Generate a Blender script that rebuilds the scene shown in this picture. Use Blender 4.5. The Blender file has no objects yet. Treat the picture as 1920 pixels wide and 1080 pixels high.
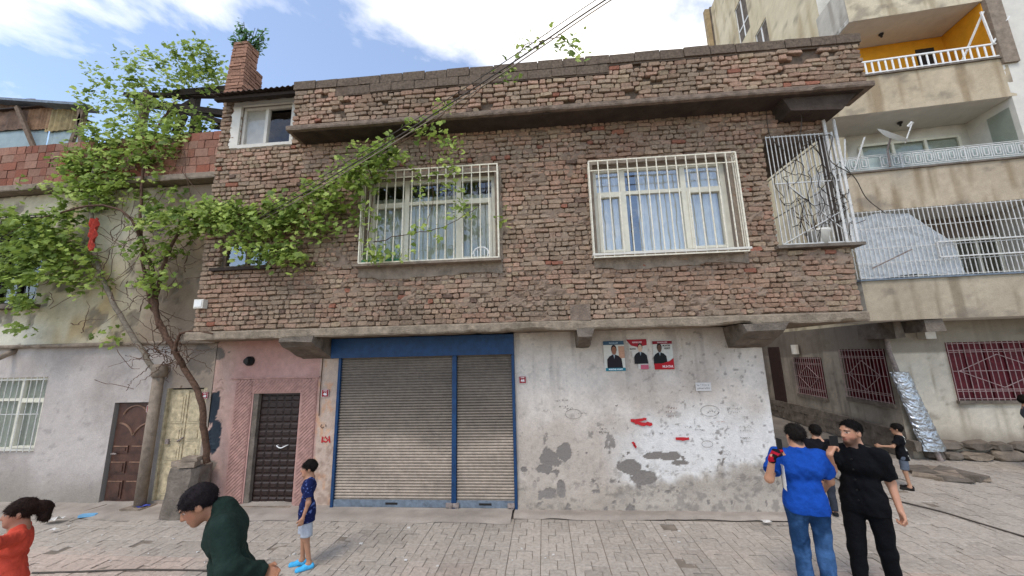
import bpy, math, random
import numpy as np
from mathutils import Vector, Matrix
random.seed(7); rng = np.random.default_rng(7)
SC = bpy.context.scene; COL = SC.collection
R = math.radians
# ------------------------------------------------------------------ camera
FPX = 682.0; CAM = np.array([0.0, 0.0, 2.45])
def _n(v):
    v = np.array(v, float); return v / np.linalg.norm(v)
_up = _n((-89, -3720, 682)); _ax = _n((8560, -330, -682)); _ax = _n(_ax - _up * _ax.dot(_up)); _ay = np.cross(_up, _ax)
CM = np.array([_ax, _ay, _up])                       # world = CM @ (right, down, forward)
cam = bpy.data.objects.new('camera', bpy.data.cameras.new('camera')); COL.objects.link(cam)
_r, _d, _f = CM[:, 0], CM[:, 1], CM[:, 2]
cam.matrix_world = Matrix(((_r[0], -_d[0], -_f[0], 0), (_r[1], -_d[1], -_f[1], 0), (_r[2], -_d[2], -_f[2], CAM[2]), (0, 0, 0, 1)))
cam.data.sensor_width = 36; cam.data.lens = FPX / 1920 * 36; cam.data.clip_start = .05; cam.data.clip_end = 800
SC.camera = cam
def _ray(u, v): return CM @ np.array([(u - 960) / FPX, (v - 540) / FPX, 1.0])
def A(u, v, Y): r = _ray(u, v); return CAM + r * (Y / r[1])            # where a picture point lies on the plane y = Y
def AX(u, v, X): r = _ray(u, v); return CAM + r * (X / r[0])
def AZ(u, v, Z): r = _ray(u, v); return CAM + r * ((Z - CAM[2]) / r[2])
def proj(p):
    c = (np.asarray(p, float) - CAM) @ CM; return 960 + FPX * c[..., 0] / c[..., 2], 540 + FPX * c[..., 1] / c[..., 2]
# ------------------------------------------------------------------ world, sun, exposure
SUN_EL, SUN_AZ = 58, 205                              # azimuth of the sun, degrees clockwise from +y
w = bpy.data.worlds.new('World'); SC.world = w; w.use_nodes = True
nt = w.node_tree; nt.nodes.clear(); N = nt.nodes.new; L = nt.links.new
out = N('ShaderNodeOutputWorld'); bg = N('ShaderNodeBackground'); sky = N('ShaderNodeTexSky'); sky.sky_type = 'NISHITA'
sky.sun_disc = False; sky.sun_elevation = R(SUN_EL); sky.sun_rotation = R(SUN_AZ); sky.air_density = 1.0; sky.dust_density = .4; sky.ozone_density = 1.6
tc = N('ShaderNodeTexCoord'); mp = N('ShaderNodeMapping'); mp.inputs['Location'].default_value = (3.96, 2.33, .9); mp.inputs['Scale'].default_value = (1, 1, 1.7)
n1 = N('ShaderNodeTexNoise'); n1.inputs['Scale'].default_value = 2.2; n1.inputs['Detail'].default_value = 9; n1.inputs['Roughness'].default_value = .56; n1.inputs['Distortion'].default_value = .35
cr = N('ShaderNodeValToRGB'); cr.color_ramp.elements[0].position = .48; cr.color_ramp.elements[1].position = .69; cr.color_ramp.elements[0].color = (.06, .06, .06, 1)
mx = N('ShaderNodeMix'); mx.data_type = 'RGBA'; mx.inputs['B'].default_value = (7.8, 7.4, 6.9, 1)
L(tc.outputs['Generated'], mp.inputs['Vector']); L(mp.outputs['Vector'], n1.inputs['Vector']); L(n1.outputs['Fac'], cr.inputs['Fac'])
L(cr.outputs['Color'], mx.inputs['Factor']); L(sky.outputs['Color'], mx.inputs['A']); L(mx.outputs['Result'], bg.inputs['Color'])
bg.inputs['Strength'].default_value = .15; L(bg.outputs['Background'], out.inputs['Surface'])
sl = bpy.data.lights.new('sun', 'SUN'); sl.energy = 0.95; sl.angle = R(18); sl.color = (1, .93, .84)
so = bpy.data.objects.new('sun', sl); COL.objects.link(so)
sd = Vector((math.sin(R(SUN_AZ)) * math.cos(R(SUN_EL)), math.cos(R(SUN_AZ)) * math.cos(R(SUN_EL)), math.sin(R(SUN_EL))))
so.rotation_euler = sd.to_track_quat('Z', 'Y').to_euler(); so.location = (0, 0, 30)
vs = SC.view_settings; vs.view_transform = 'Standard'; vs.look = 'None'; vs.exposure = 0.92; vs.gamma = 1; vs.use_curve_mapping = False
# ------------------------------------------------------------------ numeric noise
def vn(x, y, seed=0):
    x = np.asarray(x, float); y = np.asarray(y, float)
    ix = np.floor(x).astype(np.int64); iy = np.floor(y).astype(np.int64); fx = x - ix; fy = y - iy
    fx = fx * fx * (3 - 2 * fx); fy = fy * fy * (3 - 2 * fy)
    def h(a, b):
        k = (a * 374761393 + b * 668265263 + seed * 1442695041) & 0xffffffff
        k = ((k ^ (k >> 13)) * 1274126177) & 0xffffffff; return ((k ^ (k >> 16)) & 0xffff) / 65535.0
    return (h(ix, iy) * (1 - fx) + h(ix + 1, iy) * fx) * (1 - fy) + (h(ix, iy + 1) * (1 - fx) + h(ix + 1, iy + 1) * fx) * fy
def fbm(x, y, o=4, seed=0):
    s = 0; a = .5; t = 0
    for i in range(o):
        s = s + a * vn(x * 2 ** i, y * 2 ** i, seed + i * 17); t += a; a *= .55
    return s / t
def sst(a, b, x): t = np.clip((np.asarray(x, float) - a) / (b - a), 0, 1); return t * t * (3 - 2 * t)
def lin(h):
    if isinstance(h, str): c = [int(h[i:i + 2], 16) / 255 for i in (1, 3, 5)]
    else: c = [k / 255 for k in h]
    return np.array([k / 12.92 if k <= .04045 else ((k + .055) / 1.055) ** 2.4 for k in c])
def mixc(a, b, m): m = np.asarray(m)[..., None]; return a * (1 - m) + b * m
# ------------------------------------------------------------------ materials
def pmat(name, col, rough=.8, var=.25, scale=6, bump=.25, bscale=60, metal=0, attr=False, spec=.3, sheen=0, transl=0, emit=None):
    m = bpy.data.materials.new(name); m.use_nodes = True; nt = m.node_tree; N = nt.nodes.new; L = nt.links.new
    b = nt.nodes['Principled BSDF']; b.inputs['Roughness'].default_value = rough; b.inputs['Metallic'].default_value = metal
    b.inputs['Specular IOR Level'].default_value = spec
    g = N('ShaderNodeNewGeometry')
    n1 = N('ShaderNodeTexNoise'); n1.inputs['Scale'].default_value = scale; n1.inputs['Detail'].default_value = 8; n1.inputs['Roughness'].default_value = .65
    L(g.outputs['Position'], n1.inputs['Vector'])
    mr = N('ShaderNodeMapRange'); mr.inputs['From Min'].default_value = .3; mr.inputs['From Max'].default_value = .7
    mr.inputs['To Min'].default_value = 1 - var; mr.inputs['To Max'].default_value = 1 + var; L(n1.outputs['Fac'], mr.inputs['Value'])
    mu = N('ShaderNodeMix'); mu.data_type = 'RGBA'; mu.blend_type = 'MULTIPLY'; mu.inputs['Factor'].default_value = 1
    if attr:
        at = N('ShaderNodeAttribute'); at.attribute_name = 'Col'; L(at.outputs['Color'], mu.inputs['A'])
    else:
        c = lin(col) if isinstance(col, str) else col; mu.inputs['A'].default_value = (*c, 1)
    L(mr.outputs['Result'], mu.inputs['B']); L(mu.outputs['Result'], b.inputs['Base Color'])
    if bump:
        n2 = N('ShaderNodeTexNoise'); n2.inputs['Scale'].default_value = bscale; n2.inputs['Detail'].default_value = 6; L(g.outputs['Position'], n2.inputs['Vector'])
        bp = N('ShaderNodeBump'); bp.inputs['Strength'].default_value = bump; bp.inputs['Distance'].default_value = .6 / bscale; L(n2.outputs['Fac'], bp.inputs['Height']); L(bp.outputs['Normal'], b.inputs['Normal'])
    if transl:
        t = N('ShaderNodeBsdfTranslucent'); ms = N('ShaderNodeMixShader'); ms.inputs['Fac'].default_value = transl; o = nt.nodes['Material Output']
        L(mu.outputs['Result'], t.inputs['Color']); L(b.outputs['BSDF'], ms.inputs[1]); L(t.outputs['BSDF'], ms.inputs[2]); L(ms.outputs['Shader'], o.inputs['Surface'])
    return m
def glassmat(name, tint, refl=.35, rough=.03, wav=.02):
    m = bpy.data.materials.new(name); m.use_nodes = True; nt = m.node_tree; nt.nodes.clear(); N = nt.nodes.new; L = nt.links.new
    o = N('ShaderNodeOutputMaterial'); gl = N('ShaderNodeBsdfGlossy'); gl.inputs['Roughness'].default_value = rough; gl.inputs['Color'].default_value = (.95, .97, 1, 1)
    tr = N('ShaderNodeBsdfTransparent'); tr.inputs['Color'].default_value = (*tint, 1); ms = N('ShaderNodeMixShader')
    fr = N('ShaderNodeFresnel'); fr.inputs['IOR'].default_value = 1.5; ad = N('ShaderNodeMath'); ad.operation = 'ADD'; ad.inputs[1].default_value = refl; ad.use_clamp = True
    g = N('ShaderNodeNewGeometry'); n2 = N('ShaderNodeTexNoise'); n2.inputs['Scale'].default_value = 2.5; L(g.outputs['Position'], n2.inputs['Vector'])
    bp = N('ShaderNodeBump'); bp.inputs['Strength'].default_value = .5; bp.inputs['Distance'].default_value = wav; L(n2.outputs['Fac'], bp.inputs['Height']); L(bp.outputs['Normal'], gl.inputs['Normal'])
    bf = N('ShaderNodeMath'); bf.operation = 'SUBTRACT'; bf.inputs[0].default_value = 1; L(g.outputs['Backfacing'], bf.inputs[1]); mb = N('ShaderNodeMath'); mb.operation = 'MULTIPLY'; L(fr.outputs['Fac'], ad.inputs[0]); L(ad.outputs['Value'], mb.inputs[0]); L(bf.outputs['Value'], mb.inputs[1]); L(mb.outputs['Value'], ms.inputs['Fac']); L(tr.outputs['BSDF'], ms.inputs[1]); L(gl.outputs['BSDF'], ms.inputs[2]); L(ms.outputs['Shader'], o.inputs['Surface'])
    return m
M = {}
M['brick'] = pmat('brick', None, .92, .38, 28, .8, 70, attr=True, spec=.15)
M['plaster'] = pmat('plaster', None, .9, .1, 45, .5, 45, attr=True, spec=.2)
M['mortar'] = pmat('mortar', '#65574b', .95, .35, 14, .9, 50, spec=.1)
M['concrete'] = pmat('concrete', '#887a6b', .93, .35, 7, .8, 40, spec=.15)
M['concrete_dark'] = pmat('concrete_dark', '#6f655b', .95, .4, 5, .8, 35, spec=.1)
M['cblock'] = pmat('concrete_block', '#685b4f', .95, .45, 30, 1.0, 90, spec=.1)
M['vcol'] = pmat('coloured', None, .75, .12, 12, .2, 60, attr=True)
M['paint'] = pmat('flat_paint', None, .7, .18, 60, 0, 60, attr=True)
M['pvc'] = pmat('white_window_profile', '#d9d3c0', .45, .1, 9, .05, 30, spec=.4)
M['iron_white'] = pmat('cream_painted_iron', '#dbd2bd', .5, .22, 25, .25, 80, spec=.4)
M['iron_pale'] = pmat('pale_painted_iron', '#c9c6bf', .5, .25, 25, .25, 80, spec=.4)
M['iron_rust'] = pmat('weathered_iron', '#8c7f78', .7, .4, 25, .3, 80)
M['iron_dark'] = pmat('dark_iron', '#26211e', .6, .4, 25, .3, 80)
M['blue'] = pmat('blue_shutter_paint', '#0a355c', .55, .3, 10, .15, 60, spec=.4)
M['bluegrey'] = pmat('bluish_grey_metal', '#68727c', .6, .4, 12, .2, 60, spec=.4)
M['shutter'] = pmat('dusty_shutter_metal', '#8f857a', .5, .28, 9, .15, 70, metal=.25, spec=.4)
M['door_dark'] = pmat('dark_brown_door_metal', '#2a1b17', .45, .3, 15, .15, 60, spec=.4)
M['door_brown'] = pmat('brown_door_metal', '#4a3026', .5, .5, 6, .2, 50, spec=.35)
M['door_cream'] = pmat('chipped_cream_door', '#b8a888', .75, .4, 14, .4, 45)
M['pink'] = pmat('pink_painted_stone', '#ab857a', .9, .28, 9, .6, 50)
M['wood'] = pmat('weathered_wood', '#6d5c4d', .9, .4, 18, .5, 60)
M['wood_dark'] = pmat('dark_wood', '#332a24', .9, .4, 18, .5, 60)
M['bark'] = pmat('vine_bark', '#5a4436', .95, .45, 22, .9, 45)
M['bark_grey'] = pmat('grey_bark', '#7a7062', .95, .4, 22, .7, 45)
M['ledge'] = pmat('weathered_ledge', '#7b6c5f', .95, .4, 9, .9, 40, spec=.1)
M['concrete_brown'] = pmat('dark_brown_concrete', '#4a4039', .95, .35, 4, .7, 30, spec=.1)  # darker brown than the ledge, for its soffit and corner corbel
M['leaf'] = pmat('vine_leaf', None, .55, .18, 30, 0, 60, attr=True, spec=.3, transl=.45)
M['tin'] = pmat('rusted_tin', '#4a3d36', .6, .5, 5, .3, 40, metal=.2)
M['sheet_plastic'] = pmat('crumpled_plastic', '#e8edf0', .35, .08, 8, .8, 12, spec=.5, transl=.5)
M['curtain'] = pmat('net_curtain', '#e4dfd3', .9, .12, 8, .2, 40, transl=.3)
M['dark'] = pmat('dark_interior', '#191614', .95, .2, 5, 0)
M['maroon'] = pmat('maroon_paint', '#5e1820', .6, .4, 10, .25, 50)
M['foil'] = pmat('foil_wrap', '#b9bcc0', .3, .15, 20, .8, 9, metal=.9)
M['rubber'] = pmat('black_plastic', '#161617', .5, .2, 20, .1)
M['cable'] = pmat('cable_sheath', '#4a423b', .7, .3, 8, .1)
M['wire_grey'] = pmat('grey_cable', '#85796c', .7, .3, 8, .1)
M['yellow'] = pmat('yellow_ochre_wall', '#cf8e1e', .85, .12, 5, .25, 40)
M['offwhite'] = pmat('offwhite_paint', '#cfc9bd', .85, .1, 4, .25, 40)
M['white'] = pmat('white_paint', '#e4e2dc', .6, .1, 9, .1, 40)
M['hollow'] = pmat('red_hollow_block', None, .92, .25, 30, .6, 60, attr=True, spec=.15)
M['paver'] = pmat('paver', None, .88, .25, 22, .6, 60, attr=True, spec=.25)
M['glass'] = glassmat('window_glass', (.84, .87, .85), .05)
M['glass_dim'] = glassmat('dim_glass', (.9, .9, .9), .0)
M['glass_blue'] = glassmat('sky_glass', (.92, .94, .95), .16)
# ------------------------------------------------------------------ objects
def link(o, parent=None):
    COL.objects.link(o)
    if parent is not None:
        o.parent = parent; o.matrix_parent_inverse = Matrix.Translation([-k for k in parent.get('_loc', (0, 0, 0))])
    return o
def tag(o, label=None, cat=None, group=None, kind=None):
    if label: o['label'] = label
    if cat: o['category'] = cat
    if group: o['group'] = group
    if kind: o['kind'] = kind
    return o
def thing(name, label, cat, loc=(0, 0, 0), group=None):
    o = bpy.data.objects.new(name, None); o.empty_display_size = .2; o.location = loc; o['_loc'] = [float(k) for k in loc]; COL.objects.link(o)
    return tag(o, label, cat, group)
def mesh(name, v, f, mat, parent=None, col=None, cdom='POINT', smooth=False):
    me = bpy.data.meshes.new(name); me.from_pydata([tuple(map(float, p)) for p in v], [], [tuple(map(int, q)) for q in f]) if not isinstance(f, np.ndarray) else me.from_pydata(np.asarray(v).tolist(), [], f.tolist())
    me.materials.append(mat)
    if col is not None:
        col = np.asarray(col, float)
        if cdom == 'FACE':
            cnt = np.empty(len(me.polygons), np.int32); me.polygons.foreach_get('loop_total', cnt); col = np.repeat(col, cnt, axis=0); cdom = 'CORNER'
        a = me.attributes.new('Col', 'FLOAT_COLOR', cdom); c4 = np.ones((len(col), 4), np.float32); c4[:, :3] = col; a.data.foreach_set('color', c4.ravel())
    if smooth: me.polygons.foreach_set('use_smooth', np.ones(len(me.polygons), bool))
    me.update()
    return link(bpy.data.objects.new(name, me), parent)
class MB:
    def __init__(s): s.v = []; s.f = []; s.c = []; s.cc = (.5, .5, .5)
    def add(s, v, f, c=None):
        b = len(s.v); s.v += [tuple(p) for p in v]; s.f += [tuple(b + i for i in q) for q in f]; s.c += [s.cc if c is None else c] * len(f); return s
    def box(s, x0, x1, y0, y1, z0, z1, c=None, T=None, j=0):
        v = [(x, y, z) for z in (z0, z1) for y in (y0, y1) for x in (x0, x1)]
        if j: v = [(a + random.uniform(-j, j), b + random.uniform(-j, j), d + random.uniform(-j, j)) for a, b, d in v]
        if T: v = [T(*p) for p in v]
        return s.add(v, [(0, 1, 5, 4), (1, 3, 7, 5), (3, 2, 6, 7), (2, 0, 4, 6), (4, 5, 7, 6), (2, 3, 1, 0)], c)
    def hexa(s, v, c=None): return s.add(v, [(0, 1, 5, 4), (1, 3, 7, 5), (3, 2, 6, 7), (2, 0, 4, 6), (4, 5, 7, 6), (2, 3, 1, 0)], c)
    def bar(s, p, q, wd=.012, dp=None, c=None, T=None):          # rectangular bar from p to q
        p = Vector(p); q = Vector(q); d = (q - p).normalized(); u = d.cross(Vector((0, 1, 0)))
        if u.length < .2: u = d.cross(Vector((0, 0, 1)))
        u.normalize(); k = d.cross(u); dp = dp or wd; u *= wd / 2; k *= dp / 2
        v = [a + x * u + y * k for a in (p, q) for y in (-1, 1) for x in (-1, 1)]
        if T: v = [T(*a) for a in v]
        return s.hexa([tuple(a) for a in v], c)
    def tube(s, pts, r, n=6, c=None, cap=True):
        pts = [Vector(p) for p in pts]; rr = r if hasattr(r, '__len__') else [r] * len(pts); V = []; F = []
        ref = Vector((.3, .5, .8)).normalized()
        for i, p in enumerate(pts):
            d = (pts[min(i + 1, len(pts) - 1)] - pts[max(i - 1, 0)]).normalized(); u = d.cross(ref)
            if u.length < .1: u = d.cross(Vector((1, 0, 0)))
            u.normalize(); k = d.cross(u)
            V += [tuple(p + (u * math.cos(a) + k * math.sin(a)) * rr[i]) for a in [2 * math.pi * t / n for t in range(n)]]
        for i in range(len(pts) - 1):
            for t in range(n): F.append((i * n + t, i * n + (t + 1) % n, (i + 1) * n + (t + 1) % n, (i + 1) * n + t))
        if cap: F.append(tuple(range(n - 1, -1, -1))); F.append(tuple((len(pts) - 1) * n + t for t in range(n)))
        return s.add(V, F, c)
    def prism(s, poly, d, c=None):                                 # closed outline (3-D points) swept by vector d
        n = len(poly); a = [tuple(p) for p in poly]; b = [tuple(np.add(p, d)) for p in poly]
        return s.add(a + b, [tuple(range(n)), tuple(range(2 * n - 1, n - 1, -1))] + [(i, n + i, n + (i + 1) % n, (i + 1) % n) for i in range(n)], c)
    def lathe(s, prof, cx, cy, n=14, c=None, wob=0):
        V = [(cx + r * (1 + random.uniform(-wob, wob)) * math.cos(2 * math.pi * t / n), cy + r * math.sin(2 * math.pi * t / n), z) for r, z in prof for t in range(n)]
        F = [(i * n + t, i * n + (t + 1) % n, (i + 1) * n + (t + 1) % n, (i + 1) * n + t) for i in range(len(prof) - 1) for t in range(n)]
        F += [tuple(range(n - 1, -1, -1)), tuple((len(prof) - 1) * n + t for t in range(n))]; return s.add(V, F, c)
    def build(s, name, mat, parent=None, smooth=False, vc=False):
        return mesh(name, s.v, s.f, mat, parent, s.c if vc else None, 'FACE', smooth)
def smooth_path(P, k=6):
    P = [np.array(p, float) for p in P]; Q = [P[0] * 2 - P[1]] + P + [P[-1] * 2 - P[-2]]; o = []
    for i in range(1, len(Q) - 2):
        a, b, c, d = Q[i - 1:i + 3]
        for t in np.arange(k) / k: o.append(.5 * ((2 * b) + (c - a) * t + (2 * a - 5 * b + 4 * c - d) * t * t + (3 * b - a - 3 * c + d) * t ** 3))
    return o + [P[-1]]
FRONT = lambda Y: (lambda s, t, z: np.stack(np.broadcast_arrays(s, Y - t, z), -1))
def sheet(name, fr, s0, s1, z0, z1, res, mat, parent, colf, dispf=None, holes=(), reveal=.15, rcol=None):
    def axis(a, b, e):
        g = list(np.linspace(a, b, max(2, int((b - a) / res) + 1))); e = [k for k in e if a < k < b]
        g = [k for k in g if k in (a, b) or all(abs(k - m) > res * .45 for m in e)] + e
        return np.array(sorted(set(g)))
    xs = axis(s0, s1, [h[i] for h in holes for i in (0, 1)]); zs = axis(z0, z1, [h[i] for h in holes for i in (2, 3)])
    S, Z = np.meshgrid(xs, zs); t = dispf(S, Z) if dispf else 0 * S
    for h in holes:                                                # no relief right at an opening's edge
        d = np.maximum(np.maximum(h[0] - S, S - h[1]), np.maximum(h[2] - Z, Z - h[3])); t = t * sst(-.001, .04, d)
    P = fr(S, t, Z).reshape(-1, 3); C = colf(S, Z).reshape(-1, 3)
    nx = len(xs); I, J = np.meshgrid(np.arange(nx - 1), np.arange(len(zs) - 1)); cs = (xs[I] + xs[I + 1]) / 2; cz = (zs[J] + zs[J + 1]) / 2
    keep = np.ones(I.shape, bool)
    for h in holes: keep &= ~((cs > h[0]) & (cs < h[1]) & (cz > h[2]) & (cz < h[3]))
    a = (J * nx + I)[keep]; F = np.stack([a, a + 1, a + nx + 1, a + nx], -1).tolist(); V = P.tolist(); C = C.tolist()
    for h in holes:
        for (p, q) in (((h[0], h[2]), (h[0], h[3])), ((h[0], h[3]), (h[1], h[3])), ((h[1], h[3]), (h[1], h[2])), ((h[1], h[2]), (h[0], h[2]))):
            b = len(V); V += [fr(p[0], 0., p[1]).tolist(), fr(q[0], 0., q[1]).tolist(), fr(q[0], -reveal, q[1]).tolist(), fr(p[0], -reveal, p[1]).tolist()]
            F.append((b, b + 1, b + 2, b + 3)); C += [list(rcol if rcol is not None else (.35, .32, .29))] * 4
    return mesh(name, V, F, mat, parent, C, 'POINT')
def text_mesh(s, size, org, ex, ez, mat, name, parent, col=(1, 1, 1), bold=0, sx=1.0):
    c = bpy.data.curves.new('t', 'FONT'); c.body = s; c.size = size; c.align_x = 'CENTER'; c.align_y = 'CENTER'; c.offset = bold; c.resolution_u = 2
    o = bpy.data.objects.new('t', c); COL.objects.link(o); dg = bpy.context.evaluated_depsgraph_get(); me = o.evaluated_get(dg).to_mesh()
    v = [tuple(np.array(org) + np.array(ex) * p.co.x * sx + np.array(ez) * p.co.y) for p in me.vertices]; f = [tuple(q.vertices) for q in me.polygons]
    bpy.data.objects.remove(o); bpy.data.curves.remove(c)
    return mesh(name, v, f, mat, parent, [col] * len(f), 'FACE') if f else None
# ================================================================== GROUND
GC = [lin(c) for c in ('#8f867c', '#9a9086', '#857d76', '#a3958a')]
g = mesh('ground', [(-150, -120, -.03), (150, -120, -.03), (150, 180, -.03), (-150, 180, -.03)], [(0, 1, 2, 3)], pmat('dusty_ground', '#7d746a', .95, .3, 1.5, .5, 25)); tag(g, kind='structure')
pav = MB(); pav.box(-13, 14, 1.8, 9.3, -.029, -.013); pav_o = pav.build('pavement', pmat('joint_dust', '#7d7265', .95, .3, 6, .5, 40)); tag(pav_o, kind='structure')
CELL = .40
def paver_polys(cx, cy):
    q = CELL / 2; g = .003; i = .1
    yield [(cx - i + g, cy - i + g), (cx + i - g, cy - i + g), (cx + i - g, cy + i - g), (cx - i + g, cy + i - g)]
    for sx, sy in ((1, 1), (-1, 1), (-1, -1), (1, -1)):
        p = [(g, i + g), (i + g, i + g), (i + g, g), (q - g, g), (q - g, q - g), (g, q - g)]
        p = [(cx + sx * a, cy + sy * b) for a, b in p]
        yield p if sx * sy < 0 else p[::-1]
pieces = []
def cells():
    for r in range(-1, 10):
        for k in range(-31, 34):
            cx = k * CELL + .07; cy = 2.23 + r * CELL
            if cy < 6.1: yield cx, cy
    for r in range(10, 18):
        for k in range(9, 34): yield k * CELL + .07, 2.23 + r * CELL
for cx, cy in cells():
    for pi_, p in enumerate(paver_polys(cx, cy)):
        ctr = np.mean(p, axis=0); n = fbm(ctr[0] * .8, ctr[1] * .8, 3, 5)
        tone = random.random(); warm = sst(.42, .62, fbm(ctr[0] * .6 + 9, ctr[1] * .9, 2, 8)) * sst(5.4, 4.7, ctr[1])
        c = mixc(lin('#a89d90'), lin('#b5a394'), warm) * (.86 + .24 * n + .13 * (tone - .5)) * (1 - .16 * sst(.6, .75, fbm(ctr[0] * 1.7 + 3, ctr[1] * 1.7, 3, 19)))
        pieces.append((p, ctr, c, random.uniform(-.004, .004) - (.012 if random.random() < .03 else 0), (random.uniform(-.009, .009), random.uniform(-.009, .009))))
def paver_geo(p, ctr, dz, tilt):
    n = len(p); V = []; F = []
    for ins, z in ((0, -.02), (0, -.005), (.006, 0.0)):
        for a, b in p:
            d = np.array([ctr[0] - a, ctr[1] - b]); d = d / (np.linalg.norm(d) + 1e-6) * ins
            x, y = a + d[0], b + d[1]; V.append((x, y, z + (dz + tilt[0] * (x - ctr[0]) * 2 + tilt[1] * (y - ctr[1]) * 2 if z > -.01 else 0)))
    for k in range(2):
        for i in range(n): F.append((k * n + i, k * n + (i + 1) % n, (k + 1) * n + (i + 1) % n, (k + 1) * n + i))
    F.append(tuple(2 * n + i for i in range(n))); return V, F
def rank(pt, area):
    u, v = proj(np.array([pt[0], pt[1], pt[2]])); d = np.linalg.norm(np.array(pt) - CAM)
    return area / d ** 2 if (0 < u < 1920 and 0 < v < 1075) else -1
order = sorted(range(len(pieces)), key=lambda i: -rank((*pieces[i][1], 0), .03))
top = set(order[:300]); rest = MB()
for i, (p, ctr, c, dz, tl) in enumerate(pieces):
    V, F = paver_geo(p, ctr, dz, tl)
    if i in top: mesh('paver', V, F, M['paver'], pav_o, [c] * len(F), 'FACE')
    else: rest.add(V, F, tuple(c))
tag(rest.build('paver_field', M['paver'], pav_o, vc=True), kind='stuff')
def apron(name, x0, x1, yf, yb, seed, h=.035):
    xs = np.arange(x0, x1 + .01, .06); ts = np.linspace(0, 1, 12); V = []; C = []
    for x in xs:
        e = yf + .16 * (fbm(x * 1.3, seed, 3, seed) - .5) + .03 * (fbm(x * 9, 2, 2, seed) - .5)
        for t in ts:
            y = e + (yb - e) * t; z = .004 + h * sst(0, .25, t) + .012 * (fbm(x * 3, y * 3, 3, 4) - .5) + .05 * sst(.75, 1, t) * fbm(x * 2.2, 7, 3, seed + 2)
            V.append((x, y, z)); n = fbm(x * 2, y * 5, 4, seed + 5); C.append(mixc(lin('#8b8176'), lin('#a89c90'), n) * (.75 + .5 * fbm(x * 7, y * 7, 3, 3)))
    m = len(ts); F = [(i * m + j, (i + 1) * m + j, (i + 1) * m + j + 1, i * m + j + 1) for i in range(len(xs) - 1) for j in range(m - 1)]
    return tag(mesh(name, V, F, M['plaster'], None, C, 'POINT', True), kind='structure')
apron('pavement_apron', -13, -.55, 5.85, 6.42, 3); apron('pavement_apron', -.55, 3.62, 6.02, 6.42, 9, .03)
# ================================================================== BRICK HOUSE
YW, YU, YL = 6.35, 5.75, 5.36
XL, XR = -5.95, 4.72
house = thing('brick_house', 'two-storey weathered brown brick house with overhanging upper floor and white lower wall', 'house', (0, YW, 0))
def arr(*a): return np.array(a)
# window openings from the picture
def rect(tl, br, Y): a = A(*tl, Y); b = A(*br, Y); return [a[0], b[0], b[2], a[2]]
w1 = [-2.98, -.72, 3.99, 5.55]; w2 = [.93, 3.10, 3.99, 5.55]
watt = rect((455, 200), (543, 266), YU); wlow = [-5.62, -4.72, 4.06, 4.55]
LOG = [3.70, XR + .01, 3.99, 5.86]                        # open loggia at the corner
BP = [lin(c) for c in ('#8a7663', '#8e7763', '#8f7563', '#826f5e', '#957764', '#8a7866', '#85715e', '#938069')]
def brick_list(x0, x1, z0, z1, course, holes, seed, colf=None, miss=.0, headers=.4):
    rd = random.Random(seed); out = []; k = 0; z = z0
    while z < z1 - .03:
        h = min(course * rd.uniform(.94, 1.06), z1 - z); zc = z + h / 2
        iv = [(x0, x1)]
        for a, b, c, d in holes:
            if c - h * .3 < zc < d + h * .3:
                iv = [q for p in iv for q in ((p[0], min(p[1], a)), (max(p[0], b), p[1])) if q[1] - q[0] > .03]
        hd = rd.random() < .25
        for a, b in iv:
            x = a + (0 if k % 2 else -.08 * rd.random())
            while x < b - .02:
                wd = rd.uniform(.09, .125) if (hd or rd.random() < headers) else rd.uniform(.17, .235)
                e = min(x + wd, b);
                if b - e < .05: e = b
                s = max(x, a)
                if e - s > .035 and rd.random() > miss:
                    zz = zc + .05 * (fbm(s * .45, k * .12, 2, 3) - .5) + rd.uniform(-.007, .007)
                    out.append([(s + e) / 2, zz, e - s - .006, h - .006 - rd.random() * .010, rd, None, k])
                x = e
        z += h; k += 1
    return out
def brick_geo(cx, cz, w, h, Y, rd, T=None):
    V = []; dep = rd.gauss(0, .006)
    if rd.random() < .1: dep -= rd.uniform(.004, .016)          # eroded deeper
    if rd.random() < .05: dep += rd.uniform(.006, .018)
    rr = min(w, h) * rd.uniform(.08, .3)
    o = [(-w / 2 + rr, -h / 2), (w / 2 - rr, -h / 2), (w / 2, -h / 2 + rr), (w / 2, h / 2 - rr), (w / 2 - rr, h / 2), (-w / 2 + rr, h / 2), (-w / 2, h / 2 - rr), (-w / 2, -h / 2 + rr)]
    o = [(a + rd.uniform(-.009, .009), b + rd.uniform(-.008, .008)) for a, b in o]; rot = rd.gauss(0, .03); tx, tz = rd.gauss(0, .05), rd.gauss(0, .12)
    ins = 1 - rd.uniform(.008, .022) / w, 1 - rd.uniform(.008, .018) / h
    for sx, sz, y in ((1, 1, .07), (1, 1, .014), (ins[0], ins[1], -.004)):
        for a, b in o:
            a, b = a * sx, b * sz; a, b = a - b * rot, b + a * rot
            yy = y - dep * (y < .03) - (tx * a + tz * b + rd.uniform(-.002, .002)) * (y < .03)
            V.append((cx + a, Y + yy, cz + b))
    if T: V = [T(*p) for p in V]
    F = [(k * 8 + i, k * 8 + (i + 1) % 8, (k + 1) * 8 + (i + 1) % 8, (k + 1) * 8 + i) for k in range(2) for i in range(8)] + [tuple(16 + i for i in range(8))]
    return V, F
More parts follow.
